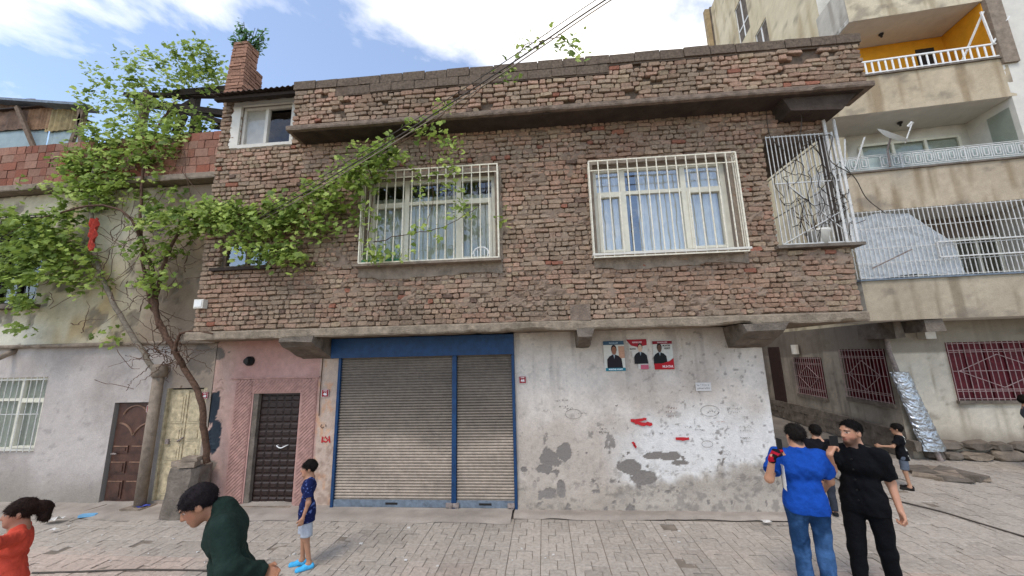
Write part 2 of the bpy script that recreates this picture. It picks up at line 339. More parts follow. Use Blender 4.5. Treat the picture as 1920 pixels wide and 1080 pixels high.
def brick_col(x, z, rd, pink=0):
    n = fbm(x * .9, z * 1.3, 3, 21); m = fbm(x * 2.2 + 5, z * 2.2, 3, 33)
    i = rd.choice((0, 1, 2, 3, 5, 6, 0, 5)) if m < .52 else rd.choice((1, 2, 4, 4, 7, 0, 2))
    c = mixc(mixc(BP[i] * 1.1, lin('#85776a'), .1), lin('#94705c'), .4 * sst(.5, .68, fbm(x * .7 + 11, z * 1.1, 3, 35))) * (.68 + .6 * n) * rd.uniform(.88, 1.12)
    if rd.random() < .012: c = lin('#90604e') * rd.uniform(.8, 1.1)
    if rd.random() < .012: c = lin('#655348') * rd.uniform(.8, 1.2)
    return c
holes_up = [w1, w2, watt, wlow, LOG]
BR = [(b, YU) for b in brick_list(XL, XR, 2.965, 6.34, .083, holes_up, 11)]
BR += [(b, YU) for b in brick_list(XL, -4.22, 6.345, 7.42, .083, [watt], 12)]
PAR = brick_list(-4.2, 5.1, 6.445, 7.12, .084, [[-3.45, 1.25, 6.955, 7.2]], 13, miss=.055, headers=.5)
PAR = [b for b in PAR if not (b[1] > 6.86 and fbm(b[0] * 3, b[1] * 5, 2, 77) > .72)]
BR += [(b, YL) for b in PAR]
back = M['mortar']
def mortar_col(c0):
    return lambda S, Z: mixc(lin(c0), lin('#94806f'), fbm(S * 3, Z * 3, 3, 5)) * (.7 + .5 * fbm(S * 9, Z * 9, 3, 6))[..., None]
def mortar_disp(S, Z): return .052 * sst(.36, .62, fbm(S * 9, Z * 16, 3, 9)) * (.35 + .65 * sst(-4.6, -3.9, S)) + .01 * (fbm(S * 25, Z * 25, 2, 10) - .5) + .022 * sst(.58, .72, fbm(S * 1.5 + 4, Z * 2.6, 4, 12))
wall_up = sheet('upper_wall', FRONT(YU + .055), XL, XR, 2.96, 6.36, .028, M['plaster'], house, mortar_col('#7a6757'), mortar_disp, holes_up, .2, lin('#8b8178'))
sheet('attic_wall', FRONT(YU + .05), XL, -4.2, 6.36, 7.44, .12, M['plaster'], wall_up, mortar_col('#65574a'), None, [watt], .2, lin('#a79c90'))
par_wall = MB(); par_wall.box(-4.2, 5.1, YL + .06, YL + .2, 6.43, 7.13); par_o = par_wall.build('parapet_wall', M['mortar'], house)
order = sorted(range(len(BR)), key=lambda i: -rank((BR[i][0][0], BR[i][1], BR[i][0][1]), BR[i][0][2] * BR[i][0][3] * (1.0 if BR[i][1] == YU else .8)))
top = set(order[:300]); rest = {YU: MB(), YL: MB()}
for i, (b, Y) in enumerate(BR):
    V, F = brick_geo(b[0], b[1], b[2], b[3], Y, b[4]); c = tuple(brick_col(b[0], b[1], b[4]))
    if i in top: mesh('brick', V, F, M['brick'], wall_up if Y == YU else par_o, [c] * len(F), 'FACE')
    else: rest[Y].add(V, F, c)
tag(rest[YU].build('brickwork', M['brick'], wall_up, vc=True), kind='stuff'); tag(rest[YL].build('brickwork', M['brick'], par_o, vc=True), kind='stuff')
# shell behind the brick skin (side walls, back wall, roof) so the rooms are dark
sh = MB(); sh.box(XL, XL + .2, YU + .23, 12, 2.96, 7.42); sh.box(3.5, 3.7, YU + .26, 12, 2.96, 6.3); sh.box(XL, 3.7, 11.8, 12, 0, 6.86); sh.box(3.3, 3.5, YW + .05, 12, 0, 2.8); sh.box(XL, XL + .2, YW + .3, 12, 0, 2.8)
sh.build('side_wall', M['concrete'], house)
rs = MB(); rs.box(-4.2, 5.08, YU + .0, 12, 6.36, 6.44); rs.box(XL, -4.21, YU + .24, 12, 7.36, 7.42); rs.build('roof_slab', M['concrete_dark'], house)
# rough concrete strips: lower floor slab, ledge under the parapet
def rough_beam(name, x0, x1, y0, y1, z0, z1, parent, mat, amp=.018, seed=1, n=None, chips=.5):
    n = n or int((x1 - x0) / .06); V = []; F = []
    for i in range(n + 1):
        x = x0 + (x1 - x0) * i / n; a = lambda k: amp * (fbm(x * 5, k * 3.1, 4, seed) - .5) * 2; ch = amp * 2.2 * sst(.62, .8, fbm(x * 2.7, 1, 3, seed + 9)) * chips
        V += [(x, y1, z0), (x, y0 + ch + a(1) * .4 + .01, z0 + ch * .8 + a(2) * .5), (x, y0 + a(3) * .5, z0 + .025 + ch + a(2) * .5), (x, y0 + a(4) * .4, z1 - .02 + a(5) * .3), (x, y0 + .02, z1), (x, y1, z1)]
    for i in range(n):
        for k in range(6): F.append((i * 6 + k, (i + 1) * 6 + k, (i + 1) * 6 + (k + 1) % 6, i * 6 + (k + 1) % 6))
    F += [tuple(range(5, -1, -1)), tuple(n * 6 + k for k in range(6))]
    F = [q[::-1] for q in F]
    return mesh(name, V, F, mat, parent)
M['slabc'] = pmat('slab_concrete', '#8a7c6b', .95, .4, 9, .9, 40, spec=.1)
rough_beam('floor_slab', XL - .1, XR + .04, YU - .035, 11.8, 2.815, 2.955, house, M['slabc'], .024, 4)
rough_beam('roof_ledge', -4.27, 5.16, YL - .045, YU + .05, 6.335, 6.43, house, M['ledge'], .02, 6)
sf = MB(); sf.box(-4.2, 5.05, YL + .03, YU + .04, 6.322, 6.334); sf.build('ledge_soffit', M['concrete_brown'], house)  # underside board set darker than the ledge front
led = MB(); led.hexa([(4.0, YU - .3, 6.10), (4.75, YU - .3, 6.06), (4.0, YU + .9, 6.10), (4.75, YU + .9, 6.06), (3.9, YU - .3, 6.33), (5.0, YU - .3, 6.33), (3.9, YU + .9, 6.33), (5.0, YU + .9, 6.33)]); led.build('ledge_corbel', M['concrete_brown'], house)
rough_beam('side_slab', 3.7, XR + .02, 5.98, 11.8, 5.88, 6.06, house, M['concrete_dark'], .015, 8, 14)
# concrete blocks on the parapet
for row, (x0, x1, z) in enumerate(((-4.22, 5.14, 7.13), (-3.43, 1.23, 6.965))):
    x = x0 + (.2 if row else 0); 
    while x < x1 - .1:
        wd = min(random.uniform(.36, .42), x1 - x); h = .165
        if row == 0: h += .02 * (fbm(x * .5, 3, 2, 5) - .5) - .0
        b = MB(); b.box(x + .006, x + wd - .006, YL - .012 + random.uniform(-.008, .008), YL + .19, z + .004, z + h - .004 + random.uniform(-.008, .006), j=.004); b.build('concrete_block', M['cblock'], par_o); x += wd
mc = MB(); mc.box(-3.45, 1.25, YL + .002, YL + .17, 6.95, 7.13); mc.box(-4.2, 5.12, YL + .012, YL + .17, 7.1, 7.275); mc.build('block_mortar', M['mortar'], par_o)
# corbels below the floor slab
def corbel(x, wd, zf, zb, seed, mat='concrete_dark'):
    V = []; F = []; rd = random.Random(seed); n = 6
    for i in range(n + 1):
        t = i / n; y = YU - .05 + (YW + .05 - YU + .05) * t; zb_ = zf + (zb - zf) * t ** .8
        for k, (sx, sz) in enumerate(((-1, 0), (-.9, 1), (0, 1.04), (.9, 1), (1, 0))):
            V.append((x + sx * wd / 2 + rd.uniform(-.02, .02), y + rd.uniform(-.015, .015), (2.82 if sz == 0 else zb_) + rd.uniform(-.015, .015)))
    for i in range(n):
        for k in range(4): F.append((i * 5 + k, i * 5 + k + 1, (i + 1) * 5 + k + 1, (i + 1) * 5 + k))
    F.append((4, 3, 2, 1, 0)); mesh('corbel', V, F, M[mat], house)
corbel(.66, .25, 2.7, 2.52, 1); corbel(-4.05, .62, 2.74, 2.44, 2); corbel(3.3, .62, 2.72, 2.45, 3)
pl = MB(); pl.box(.45, .76, YU - .03, YU + .03, 2.95, 3.2, j=.012); pl.build('cement_patch', M['ledge'], wall_up)
# plaster round the windows
def ring(name, r, o, y0, y1, parent, mat):
    b = MB(); a0, a1, c0, c1 = r; l, rr, d, u = o
    n = 26
    def edge(p, q, nx, nz, wd, sd):
        V = []; F = []
        for i in range(n + 1):
            t = i / n; x = p[0] + (q[0] - p[0]) * t; z = p[1] + (q[1] - p[1]) * t; ww = wd * (.75 + .5 * fbm(t * 9, sd, 3, sd))
            V += [(x, y0, z), (x + nx * ww, y0 + .004, z + nz * ww), (x + nx * (ww + .015), y1, z + nz * (ww + .015)), (x, y1, z)]
        for i in range(n):
            for k in range(4): F.append((i * 4 + k, i * 4 + (k + 1) % 4, (i + 1) * 4 + (k + 1) % 4, (i + 1) * 4 + k))
        b.add(V, F)
    if d: edge((a0 - l, c0), (a1 + rr, c0), 0, -1, d, 3)
    if u: edge((a0 - l, c1), (a1 + rr, c1), 0, 1, u, 5)
    if l: edge((a0, c0), (a0, c1), -1, 0, l, 7)
    if rr: edge((a1, c0), (a1, c1), 1, 0, rr, 9)
    return b.build(name, mat, parent)
# windows -----------------------------------------------------------
def window(r, Y, cols, transom, fw, parent, fmat, gmat, name='window', back=None, curtain=None, opening=()):
    """frame with mullions, inner sashes and one pane per light"""
    a0, a1, c0, c1 = r; wn = MB(); fr = .05
    wn.box(a0, a1, Y, Y + .07, c0, c0 + fw); wn.box(a0, a1, Y, Y + .07, c1 - fw, c1); wn.box(a0, a0 + fw, Y, Y + .07, c0 + fw, c1 - fw); wn.box(a1 - fw, a1, Y, Y + .07, c0 + fw, c1 - fw)
    xs = [a0 + fw / 2] + [a0 + (a1 - a0) * k for k in cols] + [a1 - fw / 2]
    for x in xs[1:-1]: wn.box(x - fw * .55, x + fw * .55, Y - .004, Y + .066, c0 + fw, c1 - fw)
    zt = c0 + (c1 - c0) * transom if transom else None
    for i in range(len(xs) - 1):
        if zt: wn.box(xs[i] + fw * .55, xs[i + 1] - fw * .55, Y - .002, Y + .066, zt - fw * .4, zt + fw * .4)
        if i in opening:
            l, rr, d, u = xs[i] + fw * .5, xs[i + 1] - fw * .5, c0 + fw * .9, (zt or c1) - fw * .35; k = fw * .55
            wn.box(l, rr, Y - .02, Y + .05, d, d + k); wn.box(l, rr, Y - .02, Y + .05, u - k, u); wn.box(l, l + k, Y - .02, Y + .05, d + k, u - k); wn.box(rr - k, rr, Y - .02, Y + .05, d + k, u - k)
    o = wn.build(name, fmat, parent)
    for i in range(len(xs) - 1):
        for d, u in (((c0 + .01, zt), (zt, c1 - .01)) if zt else ((c0 + .01, c1 - .01),)):
            g = MB(); g.box(xs[i], xs[i + 1], Y + .03, Y + .038, d, u); g.build('pane', gmat, o)
    if curtain:
        V = []; F = []; n = 90
        for cx0, cx1, cc0, cc1 in curtain:
            b = len(V)
            for i in range(n + 1):
                x = cx0 + (cx1 - cx0) * i / n; y = Y + .075 + .018 * math.sin(x * 46 + 2 * math.sin(x * 7))
                V += [(x, y, cc0), (x, y, cc1)]
            F += [(b + 2 * i, b + 2 * i + 2, b + 2 * i + 3, b + 2 * i + 1) for i in range(n)]
        mesh('curtain', V, F, M['curtain'], o)
    return o
win1 = window(w1, YU + .13, (.3, .71), .72, .075, house, M['pvc'], M['glass'], curtain=[(w1[0] - .1, w1[1] + .1, w1[2] - .1, w1[3] - .3)], opening=(0, 2))
win2 = window(w2, YU + .13, (.235, .69), .7, .075, house, M['pvc'], M['glass_blue'], curtain=[(w2[0] - .1, w2[0] + .55, w2[2] - .1, w2[3] + .05), (w2[0] + .75, w2[1] + .1, w2[2] - .1, w2[3] + .05)], opening=(0, 2))
for wi, wo in ((w1, win1), (w2, win2)):
    ring('plaster_surround', wi, (.07, .11, .24, .08), YU - .022, YU + .03, wo, M['concrete'])
    s = MB(); s.box(wi[0] - .1, wi[1] + .1, YU - .17, YU + .14, wi[2] - .05, wi[2] - .016); s.build('sill', M['offwhite'] if wi is w2 else M['concrete'], wo)
def grille(r, dep, Y, parent, n, mat, bw=.016, rows=(.0, 1.0), name='window_grille', side=2, mid=()):
    """box grille that stands proud of the wall: front bars, returns and rails"""
    a0, a1, c0, c1 = r; root = MB(); y0 = Y - dep
    for t in rows: z = c0 + (c1 - c0) * t; root.bar((a0, y0, z), (a1, y0, z), .02); root.bar((a0, y0, z), (a0, Y, z), .018); root.bar((a1, y0, z), (a1, Y, z), .018)
    for t in mid: z = c0 + (c1 - c0) * t; root.bar((a0, y0 + .012, z), (a1, y0 + .012, z), .014)
    for x in (a0, a1): root.bar((x, y0, c0), (x, y0, c1), bw * 1.35)
    o = root.build(name, mat, parent)
    for k in range(1, n - 1):
        x = a0 + (a1 - a0) * k / (n - 1); b = MB(); wd = bw * (1.35 if k in (0, n - 1) else 1); b.bar((x, y0 - .001, c0), (x + random.uniform(-.004, .004), y0 - .001, c1), wd); b.build('bar', mat, o)
    for x in (a0, a1):
        for k in range(1, side + 1): y = y0 + dep * k / (side + .6); b = MB(); b.bar((x, y, c0), (x, y, c1), bw * .9); b.build('bar', mat, o)
    return o
g0, g1, g2 = A(672, 491, YU - .15), A(932, 307, YU - .15), A(933, 482, YU - .15); grille([g0[0], g1[0], g2[2], g1[2]], .15, YU, house, 17, M['iron_white'], rows=(0, 1), mid=(.92,))
g0, g1 = A(1103, 303, YU - .15), A(1405, 470, YU - .15); grille([g0[0], g1[0], g1[2], g0[2]], .15, YU, house, 16, M['iron_white'], rows=(0, 1), mid=(.9,))
wa = window(watt, YU + .05, (.47,), None, .05, house, M['offwhite'], M['glass_dim'])
ring('plaster_surround', watt, (.16, .06, .06, .09), YU - .02, YU + .03, wa, M['offwhite'])
mesh('blind', [(watt[0], YU + .092, watt[2]), ((watt[0] + watt[1]) / 2 - .02, YU + .092, watt[2]), ((watt[0] + watt[1]) / 2 - .02, YU + .092, watt[3]), (watt[0], YU + .092, watt[3])], [(0, 1, 2, 3)], M['curtain'], wa)
wl = window(wlow, YU + .08, (.5,), None, .05, house, M['wood'], M['glass_blue'])
s = MB(); s.box(wlow[0] - .1, wlow[1] + .1, YU - .08, YU + .1, wlow[2] - .06, wlow[2] - .01); s.build('sill', M['wood_dark'], wl)
# loggia at the corner: sill slab, grille, pipes
lg = MB(); lg.box(3.62, XR + .14, YU - .1, YU + .26, 3.945, 3.99); lo = lg.build('loggia_sill', M['concrete_dark'], house)
lf = MB(); lf.box(3.7, XR, YU + .27, 11.8, 2.96, 3.0); lf.box(XR - .12, XR, YU + .27, 11.8, 3.0, 3.94); lf.build('loggia_parapet', M['concrete'], house)
gr = MB(); gx0, gx1, gy = 3.74, XR + .02, YU - .02
for z in (4.02, 5.02, 5.83): gr.bar((gx0, gy, z), (gx1, gy, z), .016); gr.bar((gx1, gy, z), (gx1, 9.4, z), .016)
gr.bar((gx0, gy - .01, 4.02), (gx1, gy - .01, 4.55), .012); gr.bar((gx0 + .2, gy - .01, 5.0), (gx1, gy - .01, 4.1), .012)
gro = gr.build('loggia_grille', M['iron_pale'], house)
for k in range(17): x = gx0 + (gx1 - gx0) * k / 16; b = MB(); b.bar((x, gy, 4.0), (x, gy, 5.85), .010 if k < 16 else .03); b.build('bar', M['iron_pale'], gro)
for k in range(1, 26): y = gy + .14 * k; b = MB(); b.bar((gx1, y, 4.0), (gx1, y, 5.85), .010); b.build('bar', M['iron_pale'], gro)
for x in (XR - .08, XR + .07): b = MB(); b.tube([(x, gy - .03, 3.98), (x, gy - .03, 6.05)], .022); b.build('post', M['iron_pale'], gro)
# lower walls ----------------------------------------------------------------
def blob(S, Z, x, z, rx, rz, seed, rough=.55):
    n = fbm(S * 9, Z * 9, 4, seed) - .5; n2 = fbm(S * 3, Z * 3, 2, seed + 3) - .5
    return sst(.035, -.035, ((S - x) / rx) ** 2 + ((Z - z) / rz) ** 2 - 1 + (n * 2.2 + n2 * 2) * rough * 1.5)
def px(u, v): a = A(u, v, YW); return a[0], a[2]
_W = [(px(1035, 862), .17, .13), (px(1058, 850), .1, .11), (px(1022, 880), .12, .07), (px(1240, 855), .26, .05), (px(1180, 875), .17, .10), (px(1275, 868), .12, .035), (px(1030, 925), .1, .07), (px(1052, 915), .06, .1), (px(983, 880), .04, .035), (px(1205, 895), .2, .09)]
def white_masks(S, Z):
    p = 0 * S
    for i, (c, rx, rz) in enumerate(_W): p = np.maximum(p, blob(S, Z, c[0], c[1], rx * 1.15, rz * 1.15, 40 + i, .5))
    small = sst(.70, .74, fbm(S * 7 + 3, Z * 7, 4, 61)) * sst(1.9, .8, Z); p = np.maximum(p, small)
    base = sst(.10, -.12, Z - .42 - .35 * (fbm(S * 2.3, Z * 1.2, 4, 70) - .5) - .25 * (fbm(S * 9, Z * 6, 3, 71) - .5) - .22 * sst(1.2, 3.2, S) + .12 * sst(1.2, -.4, S))
    chip = sst(.60, .68, fbm(S * 13, Z * 13, 4, 88)) * sst(.95, .45, Z)
    return p, base, chip
def white_col(S, Z):
    p, base, chip = white_masks(S, Z)
    c = mixc(lin('#b3a699'), lin('#cfc4b8'), sst(.35, .7, fbm(S * 1.2, Z * 1.0, 4, 50)))
    c = mixc(c, lin('#dbd8d3'), sst(.9, 1.7, S + .6 * (fbm(S * 2, Z * 2, 3, 52) - .5)) * sst(2.0, 1.3, Z + .4 * fbm(S * 3, Z * 2, 2, 53)) * .8)
    st = sst(.52, .75, fbm(S * 8, Z * .7, 3, 55)) * sst(1.2, 2.6, Z); c = mixc(c, lin('#9a8f86'), st * .6)
    fine = fbm(S * 22, Z * 22, 3, 57); c = c * (.88 + .22 * fine)[..., None]
    sp = sst(.70, .76, fbm(S * 16, Z * 16, 3, 58)) * (.4 + .6 * sst(1, 2.6, S)); c = mixc(c, lin('#7c746d'), sp * .7)
    b = mixc(lin('#8d8276'), lin('#b3a798'), fbm(S * 5, Z * 7, 4, 72)); b = mixc(b, lin('#6f675e'), sst(.55, .7, fbm(S * 10, Z * 12, 3, 73)) * .7)
    c = mixc(c, b, base * .9); c = mixc(c, lin('#8b837a') * 1.0, chip * .55); c = mixc(c, lin('#7d766f') * (1), p)
    return c
def white_disp(S, Z):
    p, base, chip = white_masks(S, Z)
    return .012 * (fbm(S * 1.5, Z * 1.5, 3, 90) - .5) + .005 * (fbm(S * 9, Z * 9, 3, 91) - .5) - .007 * p - .004 * chip + base * (.016 * (fbm(S * 6, Z * 6, 4, 92) - .5) + .012) + .05 * sst(.35, 0, Z)
wlo = sheet('lower_wall', FRONT(YW), -.50, 3.56, -.02, 2.82, 0.016, M['plaster'], house, white_col, white_disp, [], .1)
tag(wlo, 'white plastered lower wall with flaking patches, posters and graffiti')
e = MB(); e.box(3.30, 3.555, YW + .06, YW + .4, -.02, 2.82); e.build('corner_pier', M['concrete'], house)
# strip left of the shutter and pink portal
dr = [-5.21, -4.33, -.02, 1.87]
def pink_col(S, Z):
    c = mixc(lin('#a37a70'), lin('#bb958b'), fbm(S * 1.6, Z * 1.6, 4, 100)); c = mixc(c, lin('#b8a291'), sst(-4.02, -3.95, S))
    c = mixc(c, lin('#b79a8c'), sst(-5.35, -5.8, S + .25 * (fbm(S * 3, Z * 3, 3, 101) - .5)) * .8)
    pe = np.maximum(blob(S, Z, -5.98, 1.35, .16, .55, 103), blob(S, Z, -6.05, .55, .22, .5, 104)); c = mixc(c, lin('#2f363d'), np.maximum(blob(S, Z, -5.97, 1.62, .13, .3, 105), blob(S, Z, -5.92, 1.15, .14, .28, 109)))
    c = mixc(c, lin('#867a6e'), blob(S, Z, -6.05, .45, .24, .5, 104)); c = mixc(c, lin('#6f665e'), np.maximum(blob(S, Z, -5.98, 2.6, .3, .12, 106), blob(S, Z, -6.35, 2.45, .16, .3, 107)))
    r = sst(.6, .75, fbm(S * 9, Z * 6, 4, 108)) * sst(-4.05, -3.98, S); c = mixc(c, lin('#c98f62'), r * .5)
    r2 = sst(.5, .62, fbm(S * 12, Z * 14, 4, 118)) * sst(-4.1, -3.9, S) * sst(1.3, .8, Z); c = mixc(c, lin('#8f7768'), r2 * .6)
    return c * (.82 + .36 * fbm(S * 14, Z * 14, 4, 110))[..., None]
wp = sheet('portal_wall', FRONT(YW), -6.02, -3.60, -.02, 2.82, .025, M['plaster'], house, pink_col, lambda S, Z: .01 * (fbm(S * 4, Z * 4, 4, 112) - .5) - .012 * blob(S, Z, -5.92, 1.4, .15, .6, 105), [dr], .16, lin('#8a7f76'))
tag(wp, 'pink painted wall round the dark door')
# carved surround: jambs and lintel with slanting flutes
def fluted(x0, x1, z0, z1, flip, seed):
    b = MB(); y = YW - .014; b.box(x0, x1, y, YW + .02, z0, z1); p = .062; rd = random.Random(seed)
    zz = z0 - (x1 - x0)
    while zz < z1:
        pts = []
        for t in (0, 1):
            x = (x0 + .012, x1 - .012)[t]; z = zz + (x - x0) * .95 if not flip else zz + (x - x0) * .95; pts.append([x, z])
        (xa, za), (xb, zb) = pts
        if za < z0 + .01: f = (z0 + .01 - za) / (zb - za); xa, za = xa + (xb - xa) * f, z0 + .01
        if zb > z1 - .01: f = (z1 - .01 - za) / (zb - za) if zb > za else 0; xb, zb = xa + (xb - xa) * f, z1 - .01
        if zb > za + .015: b.bar((xa, y - .004, za), (xb, y - .004 + rd.uniform(-.002, .002), zb), .03, .016)
        zz += p
    return b.build('fluted_jamb', M['pink'], house)
fluted(-5.56, -5.24, 0, 2.12, False, 1); fluted(-4.30, -4.02, 0, 2.12, False, 2)
b = MB(); y = YW - .014; b.box(-5.235, -4.305, y, YW + .02, 1.885, 2.12)
x = -5.45
while x < -4.32:
    xa = max(x, -5.22); za = 1.9 + (xa - x); xb = min(x + .2, -4.32); zb = 1.9 + (xb - x)
    if zb > za + .02: b.bar((xa, y - .004, za), (xb, y - .004, zb), .026, .014)
    x += .062
b.build('fluted_lintel', M['pink'], house)
b = MB(); b.box(-5.66, -3.98, YW - .035, YW + .02, 2.13, 2.155); b.build('drip_moulding', M['pink'], house)
# dark metal door with rows of embossed pads
d = MB(); d.box(dr[0] + .09, dr[1], YW + .08, YW + .12, 0.005, 1.865); door = d.build('door', M['door_dark'], house); tag(door, 'dark brown metal door with rows of embossed pads')
b = MB(); b.box(dr[0] - .0, dr[0] + .09, YW + .01, YW + .14, 0.0, 1.87); b.build('door_frame', M['concrete_dark'], door)
pv = [(-.067, 0, -.05), (.067, 0, -.05), (.067, 0, .05), (-.067, 0, .05), (-.05, -.016, -.03), (.05, -.016, -.03), (.05, -.016, .03), (-.05, -.016, .03)]
pf = [(0, 1, 5, 4), (1, 2, 6, 5), (2, 3, 7, 6), (3, 0, 4, 7), (4, 5, 6, 7)]
pad0 = None
for r_ in range(15):
    for c_ in range(5):
        pos = (dr[0] + .18 + c_ * .147, YW + .079, .085 + r_ * .121)
        if pad0 is None: pad0 = mesh('pad', pv, pf, M['door_dark'], door); pad0.location = pos
        else: o = pad0.copy(); COL.objects.link(o); o.location = pos
b = MB(); b.tube(smooth_path([(-4.72, YW + .08, .98), (-4.71, YW + .03, .975), (-4.63, YW + .02, .945), (-4.55, YW + .03, .975), (-4.54, YW + .08, .98)], 4), .009); b.build('handle', M['white'], door)
b = MB(); b.box(dr[0] + .0, dr[1] + .02, YW - .1, YW + .2, -.02, .045); b.build('door_step', M['concrete'], house)
# roller shutter -----------------------------------------------------------------
b = MB(); b.box(-3.74, -.50, YW - .12, YW + .05, 2.46, 2.80); rsh = b.build('roller_shutter', M['blue'], house); tag(rsh, 'closed roller shutter with blue housing and rails')
b = MB(); b.box(-3.66, -.505, YW + .055, YW + .25, 0.0, 2.8); b.build('shutter_recess', M['dark'], rsh)
for x, wd in ((-3.595, .045), (-1.535, .075), (-.525, .045)):
    b = MB(); b.box(x - wd / 2, x + wd / 2, YW - .07, YW + .05, .01, 2.458); b.build('guide_rail', M['blue'], rsh)
for x0, x1 in ((-3.57, -1.578), (-1.492, -.553)):
    V = []; F = []; z = .15; p = .0455; prof = []
    while z < 2.455:
        for dz, y in ((.0, .006), (.006, .020), (.012, .022), (.018, .006), (.027, -.003), (.036, -.001)): prof.append((z + dz, y))
        z += p
    nx = 18
    for z, y in prof:
        for i in range(nx + 1):
            x = x0 + (x1 - x0) * i / nx; V.append((x, YW - .03 + y + .006 * (fbm(x * 2, z * 1.5, 2, 140) - .5), z))
    F = [(r_ * (nx + 1) + i, r_ * (nx + 1) + i + 1, (r_ + 1) * (nx + 1) + i + 1, (r_ + 1) * (nx + 1) + i) for r_ in range(len(prof) - 1) for i in range(nx)]
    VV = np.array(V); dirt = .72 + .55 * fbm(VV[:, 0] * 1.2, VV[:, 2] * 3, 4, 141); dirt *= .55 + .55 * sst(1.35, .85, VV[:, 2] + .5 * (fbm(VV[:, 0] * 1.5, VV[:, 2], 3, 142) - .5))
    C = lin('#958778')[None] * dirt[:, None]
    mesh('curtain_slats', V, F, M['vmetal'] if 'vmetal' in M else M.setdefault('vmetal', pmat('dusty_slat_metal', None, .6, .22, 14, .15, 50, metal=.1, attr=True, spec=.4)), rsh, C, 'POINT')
    b = MB(); b.box(x0, x1, YW - .05, YW - .0, .045, .15); o = b.build('bottom_bar', M['bluegrey'], rsh)
    b = MB(); xm = (x0 + x1) / 2; b.box(xm - .1, xm + .1, YW - .056, YW - .05, .085, .115); b.build('slot', M['iron_dark'], o)
for x in (-1.6, -1.5, -.6):
    b = MB(); b.box(x - .06, x + .05, YW - .085, YW - .05, .06, .12); b.tube([(x - .0, YW - .07, .06), (x + .01, YW - .09, .02), (x + .03, YW - .07, .05)], .011); b.build('padlock', M['iron_rust'], rsh)
# corrugated sheet over the attic window
V = []; F = []; n = 60
for i in range(n + 1):
    x = -5.9 + 1.72 * i / n; zz = 7.29 + .016 * math.sin(i * 1.7); tlt = .03 * i / n
    V += [(x, 5.42, zz - .02 + tlt), (x, 6.6, zz + .3 + tlt), (x, 5.42, zz - .026 + tlt), (x, 6.6, zz + .294 + tlt)]
for i in range(n): a = i * 4; F += [(a, a + 4, a + 5, a + 1), (a + 2, a + 3, a + 7, a + 6), (a, a + 2, a + 6, a + 4)]
mesh('corrugated_sheet', V, F, M['tin'], house)
b = MB(); b.box(-5.88, -4.2, 5.5, 5.58, 7.2, 7.26); b.build('eave_beam', M['wood_dark'], house)
# brick pier (chimney stack) on the roof, built of stepped courses
pc = []; z = 7.45; k = 0
x0, x1, y0, y1 = -6.09, -5.70, 5.86, 6.5
while z < 8.80:
    t = (z - 7.45) / 1.35; a0 = x0 + .08 * t; a1 = x1 - .0 * t; yb = y1 - .4 * t
    cuts = [a0, (a0 + a1) / 2 + (.09 if k % 2 else -.09), a1]
    for i in range(2): pc.append((cuts[i], cuts[i + 1], y0 + random.uniform(-.008, .008), y0 + .13, z))
    ny_ = max(1, int(round((yb - y0 - .13) / .165)))
    for i in range(ny_): pc.append((a1 - .13, a1 + random.uniform(-.01, .012), y0 + .135 + i * .165, y0 + .29 + i * .165, z))
    z += .072; k += 1
for s in range(9):
    for i in range(max(1, 6 - s * 2 // 3)): pc.append((x1 - .02 - .0 * i, x1 + .12 + .0 * i, 6.52 + i * .2, 6.71 + i * .2, 7.55 + s * .072))
ch = MB(); ch.box(x0 + .09, x1 - .02, y0 + .03, y0 + .2, 7.4, 8.74); ch.box(x0 + .09, x1 - .03, y0 + .2, y1 - .1, 7.4, 7.9); cho = ch.build('chimney', M['mortar'], house)
for a, b_, c, d_, z in pc:
    m = MB(); m.box(a + .004, b_ - .004, c, d_, z, z + .062 - random.uniform(0, .008), j=.005); m.c = [tuple(lin('#9a7460') * random.uniform(.7, 1.15))] * 6; m.build('chimney_brick', M['brick'], cho, vc=True)
# ================================================================== LEFT HOUSE
lh = thing('plastered_house', 'old plastered house with red block parapet next to the brick house, mostly behind the vine', 'house', (-10, YW, 0))
lw = [-11.3, -9.42, .9, 2.24]; db = [-7.93, -7.14, -.02, 1.75]; dc = [-6.92, -6.12, .09, 1.99]; lu = [-11.2, -10.0, 3.66, 5.5]
def left_col(S, Z):
    c = mixc(lin('#9d938b'), lin('#b6aca4'), sst(.3, .7, fbm(S * 1.1, Z * 1.1, 4, 150))); c = mixc(c, lin('#8d8478'), sst(.75, .0, Z + .5 * (fbm(S * 2, Z * 2, 4, 151) - .5)) * .85)
    c = mixc(c, lin('#98897a'), sst(-6.95, -6.8, S)); sp = sst(.70, .78, fbm(S * 8, Z * 8, 4, 152)); c = mixc(c, lin('#8a827c'), sp * .5)
    c = mixc(c, lin('#7a7066'), np.maximum(blob(S, Z, -6.35, 2.45, .25, .3, 107), blob(S, Z, -6.1, 2.62, .35, .1, 106)))
    return c * (.88 + .22 * fbm(S * 18, Z * 18, 3, 153))[..., None]
sheet('lower_wall', FRONT(YW), -14, -6.03, -.02, 2.80, .04, M['plaster'], lh, left_col, lambda S, Z: .02 * (fbm(S * 1.6, Z * 1.6, 4, 155) - .5) + .008 * (fbm(S * 7, Z * 7, 3, 156) - .5), [lw, db, dc], .13, lin('#8d857d'))
